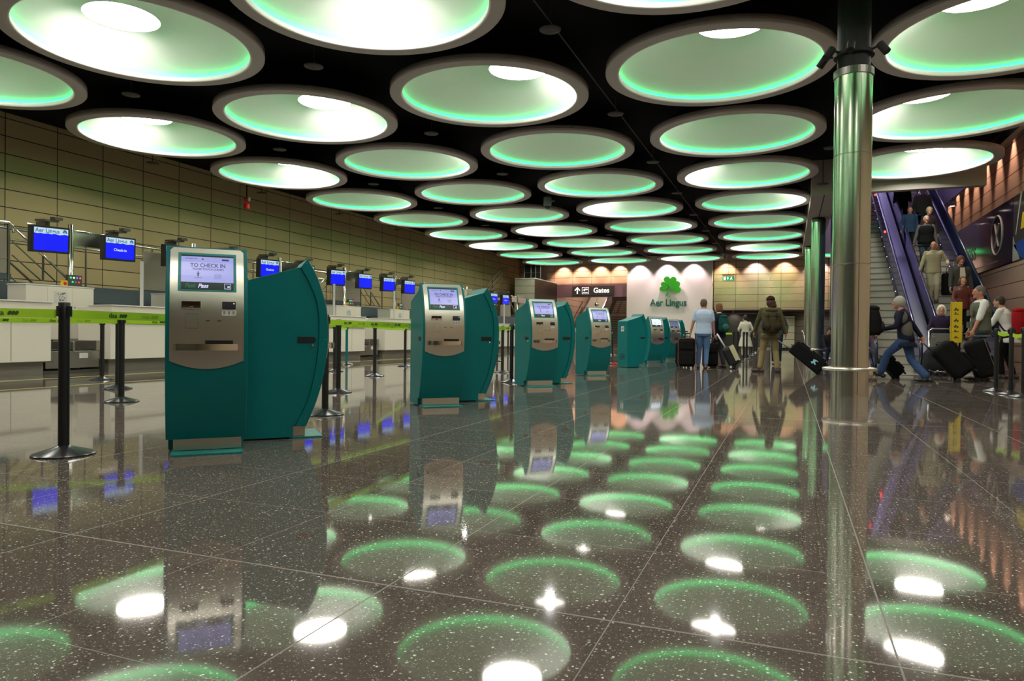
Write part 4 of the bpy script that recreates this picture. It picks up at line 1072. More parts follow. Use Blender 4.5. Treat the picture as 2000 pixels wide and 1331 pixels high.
MB().prism([(0, .3), (L_, L_*K+.3), (L_, L_*K+1.1), (0, 1.15)], 4.60, 4.63, 0).build('outer_panel', mat('outer_panel_blue', (.05, .07, .16), rough=.12, metal=.7), ESC[1])
# traffic lights glowing red on the left side of the decking
for k, (y, z) in enumerate(((28.6, 6.0), (25.6, 4.25))):
    o = MB().ell((0, 0, 0), (.05, .03, .04)).build('red_indicator_lamp', mat('red_lamp', (.5, 0, 0), emis=(1, .03, .02), es=9), smooth=True)
    o.location = (2.86, y, z); tag(o, 'red glowing indicator lamp on the escalator side, %s one' % ('upper' if k == 0 else 'lower'), 'lamp', 'red escalator lamps')
def area(name, loc, tgt, sx_, sy2, e, col):
    d = bpy.data.lights.new(name, 'AREA'); d.shape = 'RECTANGLE'; d.size = sx_; d.size_y = sy2; d.energy = e; d.color = col
    o = bpy.data.objects.new(name, d); COL.objects.link(o); o.location = loc; o.rotation_euler = (Vector(tgt)-Vector(loc)).to_track_quat('-Z', 'Y').to_euler(); return o
# lilac fluorescent fittings high in the escalator void
for k, y in enumerate((29.0, 33.5, 38.0)):
    area('void_fluorescent', (3.2, y, 10.7), (3.2, y, 0), 3, .4, 120, (.64, .52, 1.0))
    t = tag(MB().box((1.8, y-.12, 10.72), (4.6, y+.12, 10.79)).build('void_light_fitting', mat('fluoro', (.8, .8, .8), emis=(.6, .55, 1), es=6)), 'lilac fluorescent fitting high in the escalator void, %s from the camera' % ordw(k), 'light fitting', 'void light fittings')

# posters on the right wall
pm1 = bpy.data.materials.new('dark_poster'); pm1.use_nodes = True; nt = pm1.node_tree; b = nt.nodes['Principled BSDF']
tc = nt.nodes.new('ShaderNodeTexCoord'); mp = nt.nodes.new('ShaderNodeMapping'); mp.inputs['Rotation'].default_value = (radians(35), 0, 0); mp.inputs['Scale'].default_value = (1, .22, .22)
nt.links.new(tc.outputs['Object'], mp.inputs[0]); wv = nt.nodes.new('ShaderNodeSeparateXYZ'); nt.links.new(mp.outputs[0], wv.inputs[0])
rm = nt.nodes.new('ShaderNodeValToRGB'); fr_ = mth(nt, 'FRACT', mth(nt, 'MULTIPLY', wv.outputs[1], 1.0)); nt.links.new(fr_, rm.inputs[0])
e = rm.color_ramp.elements; e[0].color = (.012, .010, .035, 1); e[0].position = .0; e[1].color = (.10, .045, .055, 1); e[1].position = .62
for pz, c_ in ((.30, (.012, .011, .04, 1)), (.33, (.05, .03, .06, 1)), (.58, (.10, .05, .06, 1)), (.64, (.02, .015, .05, 1))):
    q_ = rm.color_ramp.elements.new(pz); q_.color = c_
nt.links.new(rm.outputs[0], b.inputs['Base Color']); b.inputs['Roughness'].default_value = .12
t = thing('express_poster', 'long dark purple poster reading express with a circled X on the right wall', 'poster', (WR-.004, 0, 0))
MB().box((-.03, 25.05, 3.14), (0, 35.6, 5.06)).build('panel', pm1, t)
m = MB(); add_text(m, 'express', 1.0, lambda x, y: (-.034, 31.0-x, 3.95+y), bold=.01); m.build('lettering', mat('poster_grey_text', (.16, .10, .11), rough=.3), t)
m = MB(); m.tube([(-.035, 26.75+.62*cos(2*pi*k/36), 4.15+.62*sin(2*pi*k/36)) for k in range(36)], .028, 6, closed=True)
m.tube([(-.035, 27.0, 4.55), (-.035, 26.55, 3.78)], .03, 6); m.tube([(-.035, 26.5, 4.5), (-.035, 26.72, 4.15), (-.035, 26.98, 3.78)], .03, 6); m.build('circled_x', mat('poster_white', (.45, .44, .42), rough=.4), t)
m = MB(); add_text(m, 'the fast link to the city centre', .20, lambda x, y: (-.034, 28.4-x, 3.34+y)); m.build('small_lettering', mat('poster_small', (.3, .28, .3), rough=.4), t) if False else m.box((-.034, 26.6, 3.34), (-.032, 30.2, 3.38)).build('underline', mat('poster_small', (.3, .28, .3), rough=.4), t) if False else None
MB().box((-.034, 26.6, 3.30), (-.0305, 30.4, 3.33)).build('thin_line', mat('poster_small', (.3, .28, .3), rough=.4), t)
t = thing('sail_poster', 'poster with pale, blue and yellow triangles at the right edge', 'poster', (WR-.004, 0, 0))
MB().box((-.03, 20.2, 3.14), (0, 25.0, 5.06)).build('panel', mat('sail_dark', (.05, .05, .045), rough=.2), t)
for nm, pts, cc in (('pale_triangle', ((25.0, 3.14), (25.0, 3.9), (24.3, 3.14)), (.35, .38, .34)), ('blue_triangle', ((24.95, 3.62), (23.2, 3.75), (23.2, 3.05), (24.1, 3.14)), (.01, .06, .30)), ('white_line', ((24.75, 3.9), (24.3, 5.06), (24.15, 5.06), (24.68, 3.9)), (.5, .5, .45)), ('yellow_shape', ((24.25, 4.0), (23.0, 4.0), (23.0, 4.5), (24.1, 4.45)), (.65, .50, .01))):
    m = MB(); m.add([(-.034, y, z) for y, z in pts], [tuple(range(len(pts)))]); m.add([(-.031, y, z) for y, z in pts], [tuple(range(len(pts)))[::-1]]); m.build(nm, mat('sail_'+nm, cc, rough=.3), t)
# yellow sign post by the escalators
t = thing('yellow_sign_post', 'upright yellow sign with a column of black symbols in front of the escalators', 'sign', (3.37, 17.75, 0))
MB().box((-.11, -.01, .74), (.11, .01, 1.62)).build('board', mat('sign_yellow', (.75, .52, .01), rough=.5), t, bevel=.003)
m = MB()
rr_ = random.Random(4)
for k, zz in enumerate((1.46, 1.36, 1.22, 1.09, .98, .85)):
    m.box((-.045, -.013, zz-.012), (.045, -.0105, zz+.004)); m.ell((rr_.uniform(-.02, .02), -.012, zz+.022), (.016, .002, .016), seg=8, rings=5)
    if k in (0, 2, 3): m.box((-.035, -.013, zz-.035), (-.015, -.0105, zz)); m.box((.012, -.013, zz-.035), (.032, -.0105, zz))
m.box((-.098, -.013, .76), (-.094, -.0105, 1.60)); m.build('symbols', ink, t)
MB().tube([(0, .03, 0), (0, .03, 1.55)], .02, 8).build('post', darksteel, t); MB().cyl((0, .03, 0), .16, .02, 24).build('foot', darksteel, t)
# ================================================================== PEOPLE
skin = mat('skin', (.52, .27, .19), rough=.55, spec=.3); skin_r = mat('skin_tanned', (.46, .20, .13), rough=.55)
eye_m = mat('eye_dark', (.02, .015, .012), rough=.3); lip_mt = mat('lips', (.38, .12, .10), rough=.5)
def ik(a, c, l1, l2, hint):
    a = Vector(a); c = Vector(c); d = c-a; L = d.length
    if L > (l1+l2)*.999: c = a+d*((l1+l2)*.999/L); d = c-a; L = d.length
    t_ = (l1*l1-l2*l2+L*L)/(2*L); h = sqrt(max(l1*l1-t_*t_, 0)); dn = d.normalized(); hv = Vector(hint); hv = (hv-dn*hv.dot(dn)); 
    if hv.length < 1e-4: hv = Vector((0, 1, 0))
    return a+dn*t_+hv.normalized()*h, c
def voxel(mb, name, m_, parent, vox, smooth=4):
    o = mb.build(name, m_, parent, smooth=True)
    r = o.modifiers.new('remesh', 'REMESH'); r.mode = 'VOXEL'; r.voxel_size = vox; r.use_smooth_shade = True
    if smooth:
        s_ = o.modifiers.new('smooth', 'SMOOTH'); s_.factor = .5; s_.iterations = smooth
    return o
def cloth(name, col, **k): return mat('cloth_'+name, col, rough=k.pop('rough', .85), bump=k.pop('bump', .35), bscale=k.pop('bscale', 22), var=.12, vscale=12, spec=.15, **k)
def person(label, loc, heading, H=1.75, pose=None, top=None, legs=None, hair=None, hair_kind='short', skin_m=None, shoes=None, sleeve='long', hem=.50, female=False, bulk=1.0, vest=None, vox=.0115, tophem=0, belt=None, extra=None):
    p = dict(LF=(-.09, 0, 0), RF=(.09, 0, 0), LH=(-.26, .02, .80), RH=(.26, .02, .80), lean=0, yaw=0, tilt=0, side=0, drop=0, LFa=0, RFa=0); p.update(pose or {})
    s = H/1.75; skin_m = skin_m or skin
    t = thing('person', label, 'person', loc, (0, 0, radians(heading))); 
    V = lambda x, y, z: Vector((x*s, y*s, z*s))
    ld = radians(p['lean']); hip = V(p['side'], 0, .93-p['drop']) 
    def up(d, x=0, y=0):      # point at height d above the hips along the leaning spine
        return hip+V(p['side']*0+x, sin(ld)*d+y*cos(ld), cos(ld)*d-y*sin(ld)*0)
    shw = (.158 if female else .178); hw = .088
    sh = {'L': up(.475, -shw), 'R': up(.475, shw)}; hipj = {'L': hip+V(-hw, 0, -.02), 'R': hip+V(hw, 0, -.02)}
    body = MB(); neck = up(.52); hd = neck+V(0, .035+sin(ld)*.10, .155)
    hR = Matrix.Rotation(radians(p['yaw']), 3, 'Z')@Matrix.Rotation(radians(p['tilt']), 3, 'X')
    hp = lambda x, y, z: hd+hR@V(x, y, z)
    # torso
    spine = [(-.10, .125, .095), (-.02, .165 if not female else .17, .115), (.10, .150, .105), (.20, .145 if not female else .13, .10), (.32, .168, .115), (.42, .175, .112), (.49, .130, .085), (.53, .06, .06)]
    ring = lambda e: [(up(d, 0, 0), (rx*bulk+e)*s, (ry*bulk+e)*s) for d, rx, ry in spine]
    body.loft(ring(0), 20, sq=.9)
    body.cap(up(.46), .062*s, hp(0, -.02, -.06), .055*s)
    body.ell(hd, (.076*s, .095*s, .108*s), hR); body.ell(hp(0, .022, -.055), (.055*s, .068*s, .065*s), hR)
    body.cap(hp(0, .088, .005), .012*s, hp(0, .108, -.022), .016*s, 8); body.ell(hp(0, .082, -.095), (.026*s, .022*s, .018*s), hR)
    for q in (-1, 1): body.ell(hp(q*.077, -.005, -.01), (.012*s, .022*s, .032*s), hR)
    arms = {}
    for q, k in ((-1, 'L'), (1, 'R')):
        hv = V(*p[k+'H']); el, wr = ik(sh[k], hv, .285*s, .255*s, p.get(k+'E', (q*.35, -1, -.2)))
        arms[k] = (sh[k], el, wr); body.cap(sh[k], .052*s, el, .040*s); body.cap(el, .039*s, wr, .027*s)
        d = (wr-el).normalized(); d = (d+Vector(p.get(k+'D', (0, 0, -.35)))).normalized()
        sd = d.cross(Vector((0, 1, 0)) if abs(d.y) < .8 else Vector((1, 0, 0))).normalized(); nn = sd.cross(d).normalized()
        Rm = Matrix((sd, nn, d)).transposed()
        # palm is thin across the body, fingers leave its end, thumb its side
        body.ell(wr+d*.05*s, (.018*s, .042*s, .052*s), Rm)
        curl = p.get(k+'C', .45)
        for f_ in range(4):
            r0 = wr+d*.085*s+nn*(.030-.020*f_)*s; ln = (.040, .046, .043, .034)[f_]*s
            inw = sd*(-q if p.get(k+'I', 1) > 0 else q)
            d1 = (d*cos(curl)+inw*sin(curl)).normalized(); d2 = (d*cos(curl*2.6)+inw*sin(curl*2.6)).normalized()
            m1 = r0+d1*ln; body.cap(r0, .0092*s, m1, .0088*s, 8); body.cap(m1, .0088*s, m1+d2*ln*.8, .0078*s, 8)
        th = wr+d*.025*s+nn*.035*s; body.cap(th, .012*s, th+(d*.7+nn*.75).normalized()*.045*s, .010*s, 8)
    leg = {}
    for q, k in ((-1, 'L'), (1, 'R')):
        ft = V(*p[k+'F'])+V(0, 0, .085); kn, an = ik(hipj[k], ft, .425*s, .42*s, p.get(k+'K', (0, 1, 0)))
        leg[k] = (hipj[k], kn, an); body.cap(hipj[k], .082*s*bulk, kn, .055*s); body.cap(kn, .052*s, an, .036*s)
        fy = radians(p[k+'Fa']); fd = Vector((sin(fy)*-1, cos(fy), 0)); body.cap(an+V(0, 0, -.035), .035*s, an+fd*.13*s+V(0, 0, -.055+p.get(k+'T', 0)), .026*s)
    voxel(body, 'body', skin_m, t, vox*s, 3)
    # clothes
    if top:
        m = MB(); e = .016 if not vest else .010
        rs = [r for r in ring(e) if (r[0]-hip).length < 9]
        lo = up(-hem*.36); 
        rg = [(up(-(hem-.36)), (.172*bulk+e+tophem)*s, (.125*bulk+e+tophem*.7)*s)]+[(up(d), (rx*bulk+e+.006)*s, (ry*bulk+e+.006)*s) for d, rx, ry in spine if d > -(hem-.36)+.03]
        if hem > .5: rg = [(up(-(hem-.36)), (.185*bulk+e+tophem)*s, (.14*bulk+e+tophem*.7)*s), (up(-.10), (.178*bulk+e)*s, (.13*bulk+e)*s)]+rg[1:]
        m.loft(rg, 24, sq=.9)
        for k in 'LR':
            a, b_, c_ = arms[k]
            if sleeve == 'long': m.cap(a, .060*s, b_, .053*s); m.cap(b_, .053*s, c_-(c_-b_).normalized()*.012*s, .040*s)
            elif sleeve == 'elbow': m.cap(a, .066*s, b_-(b_-a)*.0, .056*s); m.cap(b_, .056*s, b_.lerp(c_, .12), .050*s)
            elif sleeve == 'short': m.cap(a, .060*s, a.lerp(b_, .72), .062*s)
        voxel(m, {'long': 'jacket', 'short': 'shirt', 'elbow': 'shirt'}[sleeve], top, t, vox*s*1.1)
        # collar
        c_ = MB().lathe([(.064*s, -.005*s), (.072*s, .0), (.070*s, .035*s), (.060*s, .04*s)], 20); M = Matrix.Translation(up(.505))@Matrix.Rotation(-ld-.18, 4, 'X')
        m = MB(); m.add([M@Vector(v) for v in c_.v], c_.f); m.build('collar', top if not extra or 'collar' not in extra else extra['collar'], t, smooth=True)
    if vest:
        m = MB(); e = .030
        rg = [(up(-(hem-.36)), (.172*bulk+e)*s, (.125*bulk+e)*s)]+[(up(d), (rx*bulk+e)*s*(1 if d < .4 else .93), (ry*bulk+e)*s) for d, rx, ry in spine if -(hem-.36)+.03 < d < .5]
        m.loft(rg, 24, sq=.9)
        for k in 'LR': m.cap(up(.46, (-1 if k == 'L' else 1)*.07), .07*s, sh[k].lerp(up(.46), .22), .058*s)
        voxel(m, 'vest', vest, t, vox*s*1.1)
        m = MB()
        for q in ((-1, 1) if not (extra and 'plain' in extra) else ()):
            for zz in (.08, .30): m.cbox(up(zz, q*.085, (.125*bulk+.030)), (.10*s, .03*s, .11*s))
        if m.v: m.build('vest_pocket', vest, t, bevel=.006)
    if legs:
        m = MB(); fl = p.get('flare', 0)
        m.loft([(hip+V(0, 0, -.13), (.150*bulk)*s, .115*bulk*s), (hip+V(0, 0, -.02), (.172*bulk+.01)*s, (.12*bulk+.01)*s), (up(.09), (.156*bulk+.008)*s, (.108*bulk+.008)*s)], 20, sq=.9)
        for k in 'LR':
            a, b_, c_ = leg[k]; m.cap(a, .096*s*bulk, b_, .072*s); m.cap(b_, .071*s, c_+(b_-c_).normalized()*(.035+fl)*s, (.056+fl)*s)
        voxel(m, 'trousers', legs, t, vox*s*1.1)
    if belt:
        m = MB(); r0 = up(.085); m.loft([(r0-V(0, 0, .018), (.168*bulk+.003)*s, (.120*bulk+.003)*s), (r0+V(0, 0, .018), (.168*bulk+.003)*s, (.120*bulk+.003)*s)], 24, sq=.9); m.build('belt', belt, t)
    for k in 'LR':
        a, b_, c_ = leg[k]; fy = radians(p[k+'Fa']); fd = Vector((-sin(fy), cos(fy), 0)); T_ = p.get(k+'T', 0); sdv = Vector((fd.y, -fd.x, 0))
        m = MB(); base = Vector((c_.x, c_.y, c_.z-.085*s))
        for q, (d, w_, h_) in enumerate(((-.055, .034, .045), (.03, .038, .05), (.11, .046, .038), (.17, .036, .028))):
            m.ell(base+fd*d*s+V(0, 0, .035+T_*(d+.05)/.2), (.048*s if q == 0 else .05*s, .05*s, h_*s), Matrix((sdv, fd, Vector((0, 0, 1)))).transposed())
        m.cap(base+V(0, 0, .06), .045*s, base+V(0, 0, .10), .042*s)
        voxel(m, 'shoe', shoes or mat('shoe_dark', (.03, .022, .018), rough=.5), t, .012*s, 2)
    if hair is not None and hair_kind != 'none':
        m = MB()
        if hair_kind in ('short', 'full'):
            e = .010 if hair_kind == 'short' else .020
            m.ell(hp(0, -.016, .020), ((.076+e)*s, (.088+e)*s, (.100+e)*s), hR)
            if hair_kind == 'full': m.ell(hp(0, -.045, -.03), (.078*s, .065*s, .075*s), hR)
            else: m.ell(hp(0, -.045, -.03), (.070*s, .058*s, .060*s), hR)
        elif hair_kind == 'balding':
            m.ell(hp(0, -.022, -.012), (.086*s, .085*s, .060*s), hR)
        elif hair_kind in ('bob', 'long'):
            m.ell(hp(0, -.022, .022), (.096*s, .098*s, .112*s), hR); zz = -.06 if hair_kind == 'bob' else -.13
            m.ell(hp(0, -.045, -.05), (.098*s, .075*s, .095*s), hR); 
            for q in (-1, 1): m.cap(hp(q*.075, .005, .0), .034*s, hp(q*.080, -.012, zz-.03), .026*s)
            if hair_kind == 'long': m.cap(hp(0, -.06, -.05), .08*s, hp(0, -.07, -.20), .06*s)
        elif hair_kind == 'cap_hair':
            m.ell(hp(0, -.035, -.045), (.110*s, .090*s, .095*s), hR); m.ell(hp(.02, -.06, -.10), (.10*s, .07*s, .06*s), hR)
        voxel(m, 'hair', hair, t, .013*s, 2)
    if hair_kind == 'cap_hair':
        m = MB(); m.ell(hp(0, -.005, .045), (.095*s, .108*s, .085*s), hR); m.ell(hp(0, .10, .045), (.07*s, .06*s, .014*s), hR)
        voxel(m, 'cap', cloth('cap_maroon', (.035, .012, .010)), t, .012*s, 2)
    # face
    for q in (-1, 1): MB().ell(hp(q*.031, .083, .012), (.012*s, .008*s, .008*s), hR, 10, 6).build('eye', eye_m, t, smooth=True)
    MB().ell(hp(0, .088, -.060), (.024*s, .008*s, .007*s), hR, 10, 6).build('mouth', lip_mt, t, smooth=True)
    t['_j'] = 0; del t['_j']
    return t, dict(up=up, hp=hp, arms=arms, leg=leg, s=s, sh=sh)

def backpack(label, parent_t, jj, m_, m2, kind='day', group=None, sc=1.0, dy=-.135):
    """a backpack is a thing of its own: placed at the wearer's back"""
    t = thing('backpack', label, 'backpack', parent_t.location, parent_t.rotation_euler, group)
    s = jj['s']*sc; c = jj['up'](.26, 0, dy)
    m = MB(); V = lambda x, y, z: c+Vector((x*s, y*s, z*s))
    m.loft([(V(0, -.10, -.27), .13*s, .10*s), (V(0, -.11, -.20), .165*s, .125*s), (V(0, -.11, .0), .165*s, .12*s), (V(0, -.09, .15), .145*s, .10*s), (V(0, -.07, .22), .10*s, .07*s)], 20, sq=.75)
    voxel(m, 'main_bag', m_, t, .014)
    m = MB(); m.ell(V(0, -.09, .20), (.145*s, .11*s, .06*s)); voxel(m, 'top_flap', m_, t, .013)
    if kind == 'day':
        m = MB(); m.ell(V(0, -.22, -.12), (.12*s, .06*s, .11*s)); voxel(m, 'front_pocket', m2, t, .013)
    else:
        for x in (-.10, .10):
            m = MB(); m.ell(V(x, -.22, -.16), (.075*s, .055*s, .085*s)); voxel(m, 'front_pocket', m2, t, .013)
        for x in (-.17, .17):
            m = MB(); m.ell(V(x, -.10, -.15), (.05*s, .09*s, .10*s)); voxel(m, 'side_pocket', m2, t, .013)
        m = MB(); m.box(V(-.15, -.215, .05), V(.15, -.195, .075)); m.box(V(-.10, -.24, .0), V(-.08, -.2, .12)); m.box(V(.08, -.24, .0), V(.10, -.2, .12)); m.build('strap_detail', m2, t)
    for q in (-1, 1):
        sx_ = jj['sh']['L' if q < 0 else 'R']; a = jj['up'](.49, q*.10, -.06); b_ = jj['up'](.50, q*.105, .05); c2 = jj['up'](.33, q*.13, .145); d = jj['up'](.06, q*.175, .02); e_ = jj['up'](.02, q*.15, -.14)
        MB().tube([a, b_+Vector((0, 0, .03*s)), c2, d, e_], .018*s, 8).build('shoulder_strap', m2, t, smooth=True)
    return t

def suitcase(label, loc, rz, tilt, w=.44, h=.62, d=.26, m_=None, handle=.40, wheels=True, trim=None, logo=None, name='suitcase', group=None, round_=.05, soft=True, hm=None, roll=0, front_extra=True):
    """wheel contact at origin, body rises along +z, back towards +y; tilt leans it back about x"""
    t = thing(name, label, 'suitcase', loc, (radians(tilt), radians(roll), radians(rz)), group); m_ = m_ or black
    b_ = MB().box((-w/2, -d/2, .045), (w/2, d/2, .045+h)).build('body', m_, t, bevel=round_, bseg=4)
    if front_extra:
        MB().box((-w*.40, -d/2-.035, .10), (w*.40, -d/2+.01, .045+h*.52)).build('front_pocket', m_, t, bevel=.03, bseg=3)
        MB().box((-w*.38, -d/2-.030, .07+h*.56), (w*.38, -d/2+.01, .02+h*.93)).build('upper_pocket', m_, t, bevel=.025, bseg=3)
    if trim:
        m = MB(); 
        for x in (-w/2-.002, w/2+.002): m.tube([(x*.93, -d/2-.004, .09), (x, -d/2+.01, .12), (x, -d/2+.01, h-.02), (x*.93, -d/2-.004, h+.02)], .008, 6)
        m.tube([(-w*.42, -d/2-.004, h+.025), (w*.42, -d/2-.004, h+.025)], .008, 6); m.build('piping', trim, t)
    if wheels:
        for x in (-w/2+.05, w/2-.05):
            MB().tube([(x-.014, d/2-.04, .032), (x+.014, d/2-.04, .032)], .032, 14).build('wheel', rubber, t)
            MB().box((x-.025, d/2-.08, .03), (x+.025, d/2, .08)).build('wheel_housing', blackm, t, bevel=.008)
        for x in (-w/2+.06, w/2-.06): MB().box((x-.02, -d/2+.02, 0), (x+.02, -d/2+.05, .05)).build('foot', blackm, t)
    m = MB(); m.tube([(-.06, -.0, h+.045), (-.055, 0, h+.08), (.055, 0, h+.08), (.06, 0, h+.045)], .011, 8); m.build('grab_handle', rubber, t, smooth=True)
    if handle:
        hm = hm or darksteel; m = MB(); z0 = h+.03
        for x in (-.085, .085): m.tube([(x, d/2-.05, z0), (x, d/2-.05, z0+handle)], .009, 8)
        m.build('telescopic_rod', hm, t, smooth=True); MB().tube([(-.10, d/2-.05, z0+handle), (.10, d/2-.05, z0+handle)], .016, 10).build('handle_grip', rubber, t, smooth=True)
    if logo:
        m = MB(); poly = [(-.05, 0), (-.03, .05), (.0, .03), (.04, .055), (.06, .01), (.03, .0), (.04, -.05), (.02, -.05), (.0, -.015), (-.03, -.01), (-.04, -.05), (-.055, -.05)]
        m.add([(-w/2-.003, -.02+x*1.1, .28+z*1.1) for x, z in poly], [tuple(range(len(poly)))]); m.build('badge', logo, t)
    return t

# --- 1 man in the light blue shirt, back to us
jeans = cloth('jeans_blue', (.10, .19, .36)); jeans_d = cloth('jeans_dark', (.012, .020, .045)); khaki = cloth('khaki', (.26, .20, .095)); beige_c = cloth('beige_knit', (.42, .35, .24)); cream_c = cloth('cream_trouser', (.50, .45, .33))
navy = cloth('navy', (.012, .013, .028)); olive = cloth('olive_jacket', (.085, .075, .035)); olive_d = cloth('olive_canvas', (.055, .045, .022)); grey_j = cloth('grey_jacket', (.11, .10, .085)); whitec = cloth('white_cotton', (.74, .72, .70)); blk = cloth('black_cloth', (.006, .006, .007))
grey_hair = mat('hair_grey', (.34, .32, .28), rough=.8, bump=.6, bscale=90); white_hair = mat('hair_white', (.72, .68, .60), rough=.8, bump=.6, bscale=90); brown_hair = mat('hair_auburn', (.15, .055, .018), rough=.7, bump=.6, bscale=90); dark_hair = mat('hair_dark', (.035, .018, .012), rough=.7, bump=.6, bscale=90); blond_hair = mat('hair_sandy', (.36, .26, .15), rough=.8, bump=.6, bscale=90); short_brown = mat('hair_short_brown', (.10, .07, .05), rough=.8)
M_ = {}
M_['blue'] = person('person in a light blue short-sleeved shirt and jeans, back to the camera', (-2.02, 18.55, 0), 4, 1.80,
    dict(LF=(-.13, .10, 0), RF=(.06, -.02, 0), LH=(-.33, .03, .83), RH=(.255, .08, .82), yaw=-28, LE=(-.6, -.6, 0)), cloth('light_blue_shirt', (.42, .52, .70)), jeans, short_brown, 'short', skin_r, mat('shoe_brown', (.09, .045, .025), rough=.5), 'short', .44, bulk=1.10, belt=black, extra=None)
M_['navyw'] = person('auburn-haired person in a navy top and dark trousers with a green pack, looking left', (-1.72, 19.35, 0), 38, 1.72,
    dict(LF=(-.10, .10, 0), RF=(.10, -.08, 0), LH=(-.20, -.18, .78), RH=(.22, .16, 1.0), yaw=30), navy, cloth('charcoal', (.045, .045, .05)), brown_hair, 'bob', skin, None, 'long', .46, female=True, bulk=1.02, extra={'collar': whitec})
backpack('dark green backpack worn by the person in the navy top', M_['navyw'][0], M_['navyw'][1], cloth('bottle_green', (.008, .06, .05)), cloth('pale_green', (.04, .12, .10)), sc=.85)
suitcase('large black upright suitcase with brown piping held by the man in light blue', (-2.42, 18.45, 0), 6, 0, .42, .74, .30, cloth('black_nylon', (.007, .007, .007)), .12, True, mat('brown_piping', (.20, .07, .04)), hm=chrome, round_=.10)
suitcase('black suitcase standing behind the left leg of the person in light blue, partly hidden', (-2.62, 19.25, 0), 0, 0, .40, .62, .28, MATS['cloth_black_nylon'], .3, True, round_=.09)
suitcase('scuffed black suitcase between the person in light blue and the black and cream bag', (-1.90, 19.0, 0), 12, 0, .38, .60, .28, MATS['cloth_black_nylon'], .15, True)
t = suitcase('tilted black trolley bag with a cream stripe and a white pull handle', (-1.30, 18.75, 0), 80, 0, .34, .52, .30, mat('black_shell_case', (.014, .014, .015), rough=.35), 0, False, round_=.09, front_extra=False)
t.rotation_euler = (radians(-26), 0, radians(82)); t.location = (-1.22, 18.85, .05)
MB().box((-.174, -.168, .12), (-.045, -.150, .55)).build('cream_stripe', mat('cream_stripe', (.62, .58, .36), rough=.5), t, bevel=.005)
m = MB(); m.box((-.172, -.155, .10), (.172, -.02, .56)); 
MB().box((-.176, -.165, .14), (-.171, -.075, .54)).build('cream_side_stripe', MATS['cream_stripe'], t, bevel=.002)
MB().tube([(0, .05, .54), (0, .09, .98)], .022, 10).build('pull_handle', mat('white_handle', (.75, .75, .73), rough=.4), t, smooth=True)
for x in (-.15, .15):
    w_ = MB().tube([(x-.02, .10, .05), (x+.02, .10, .05)], .055, 18).build('wheel', rubber, t, smooth=False); MB().tube([(x-.024, .10, .05), (x+.024, .10, .05)], .03, 14).build('hub', mat('hub_grey', (.6, .6, .6), rough=.4), w_)

# --- 3 person in olive with a rucksack, pulling a tilted case
M_['olive'] = person('person in an olive jacket and khaki trousers with a maroon cap, back to the camera', (-.38, 17.45, 0), 8, 1.80,
    dict(LF=(-.23, .05, 0), RF=(.14, -.02, 0), LH=(-.36, .22, .86), RH=(.31, -.02, .82), yaw=18, LFa=55, RFa=0, LE=(-.7, -.5, 0), side=-.02, flare=.005), olive, khaki, mat('hair_maroon_brown', (.06, .02, .013), rough=.8, bump=.6, bscale=90), 'cap_hair', skin_r, mat('boot_brown', (.04, .022, .014), rough=.6), 'long', .52, bulk=1.08, tophem=.01)
backpack('olive canvas rucksack with bulging pockets on the back of the person in the olive jacket', M_['olive'][0], M_['olive'][1], olive_d, cloth('olive_brown', (.035, .026, .015)), 'big', sc=1.0)
t = suitcase('big black soft suitcase with a pale blue badge, pulled by the person in olive', (.44, 17.05, .0), 0, 0, .42, .80, .32, cloth('black_soft_case', (.007, .007, .008)), .32, True, None, mat('badge_blue', (.30, .62, .80), rough=.5))
t.rotation_euler = Matrix.Rotation(radians(-93), 3, 'Z').to_4x4().to_euler(); t.matrix_world = Matrix.Translation((.62, 16.95, .015))@Matrix.Rotation(radians(90), 4, 'Z')@Matrix.Rotation(radians(-47), 4, 'X')
M_['behindolive'] = person('person in dark jeans mostly hidden behind the person in olive', (-.33, 22.8, 0), 176, 1.74,
    dict(LH=(-.28, .12, .95), RH=(.30, .25, .98), LF=(-.08, .05, 0)), cloth('grey_black_top', (.05, .06, .06)), jeans_d, dark_hair, 'short', skin_r, mat('trainer_grey', (.25, .23, .24), rough=.6), vox=.014)
# --- far person in a white coat
M_['white'] = person('far person in a long white coat, back to the camera by the queue posts', (-1.62, 29.9, 0), 12, 1.72,
    dict(LH=(-.24, .22, 1.05), RH=(.24, .22, 1.05), lean=4, yaw=10), cloth('white_coat', (.66, .62, .52)), cloth('cream_coat_leg', (.60, .56, .46)), dark_hair, 'full', skin, None, 'long', .86, tophem=.09, vox=.016, female=True)
# --- seated pair far off
for k, (x, y, c1, c2, lb) in enumerate(((1.20, 24.9, cloth('dark_suit', (.02, .015, .02)), mat('scarf_white', (.7, .7, .7)), 'far person in a dark jacket, seated between the two steel columns'), (1.52, 25.3, cloth('bright_blue', (.03, .16, .55)), None, 'far person in a bright blue top seen at the edge of the near column'))):
    M_['sit%d' % k] = person(lb, (x, y, -.40), 185, 1.58, dict(LF=(-.12, .42, .445), RF=(.12, .42, .445), LH=(-.14, .34, .98), RH=(.14, .34, .98), drop=0), c1, jeans_d, dark_hair, 'full', skin, vox=.018)
    tb = thing('bench_seat', 'grey bench seat under the far seated person, %s' % ('left' if k == 0 else 'right'), 'seat', (x, y+.05, 0), 0, 'far bench seats')
    MB().box((-.15, -.2, .30), (.15, .2, .36)).build('seat', grey_p, tb, bevel=.02); m = MB(); [m.box((a, b_, 0), (a+.03, b_+.03, .30)) for a in (-.14, .11) for b_ in (-.18, .15)]; m.build('legs', chrome, tb)
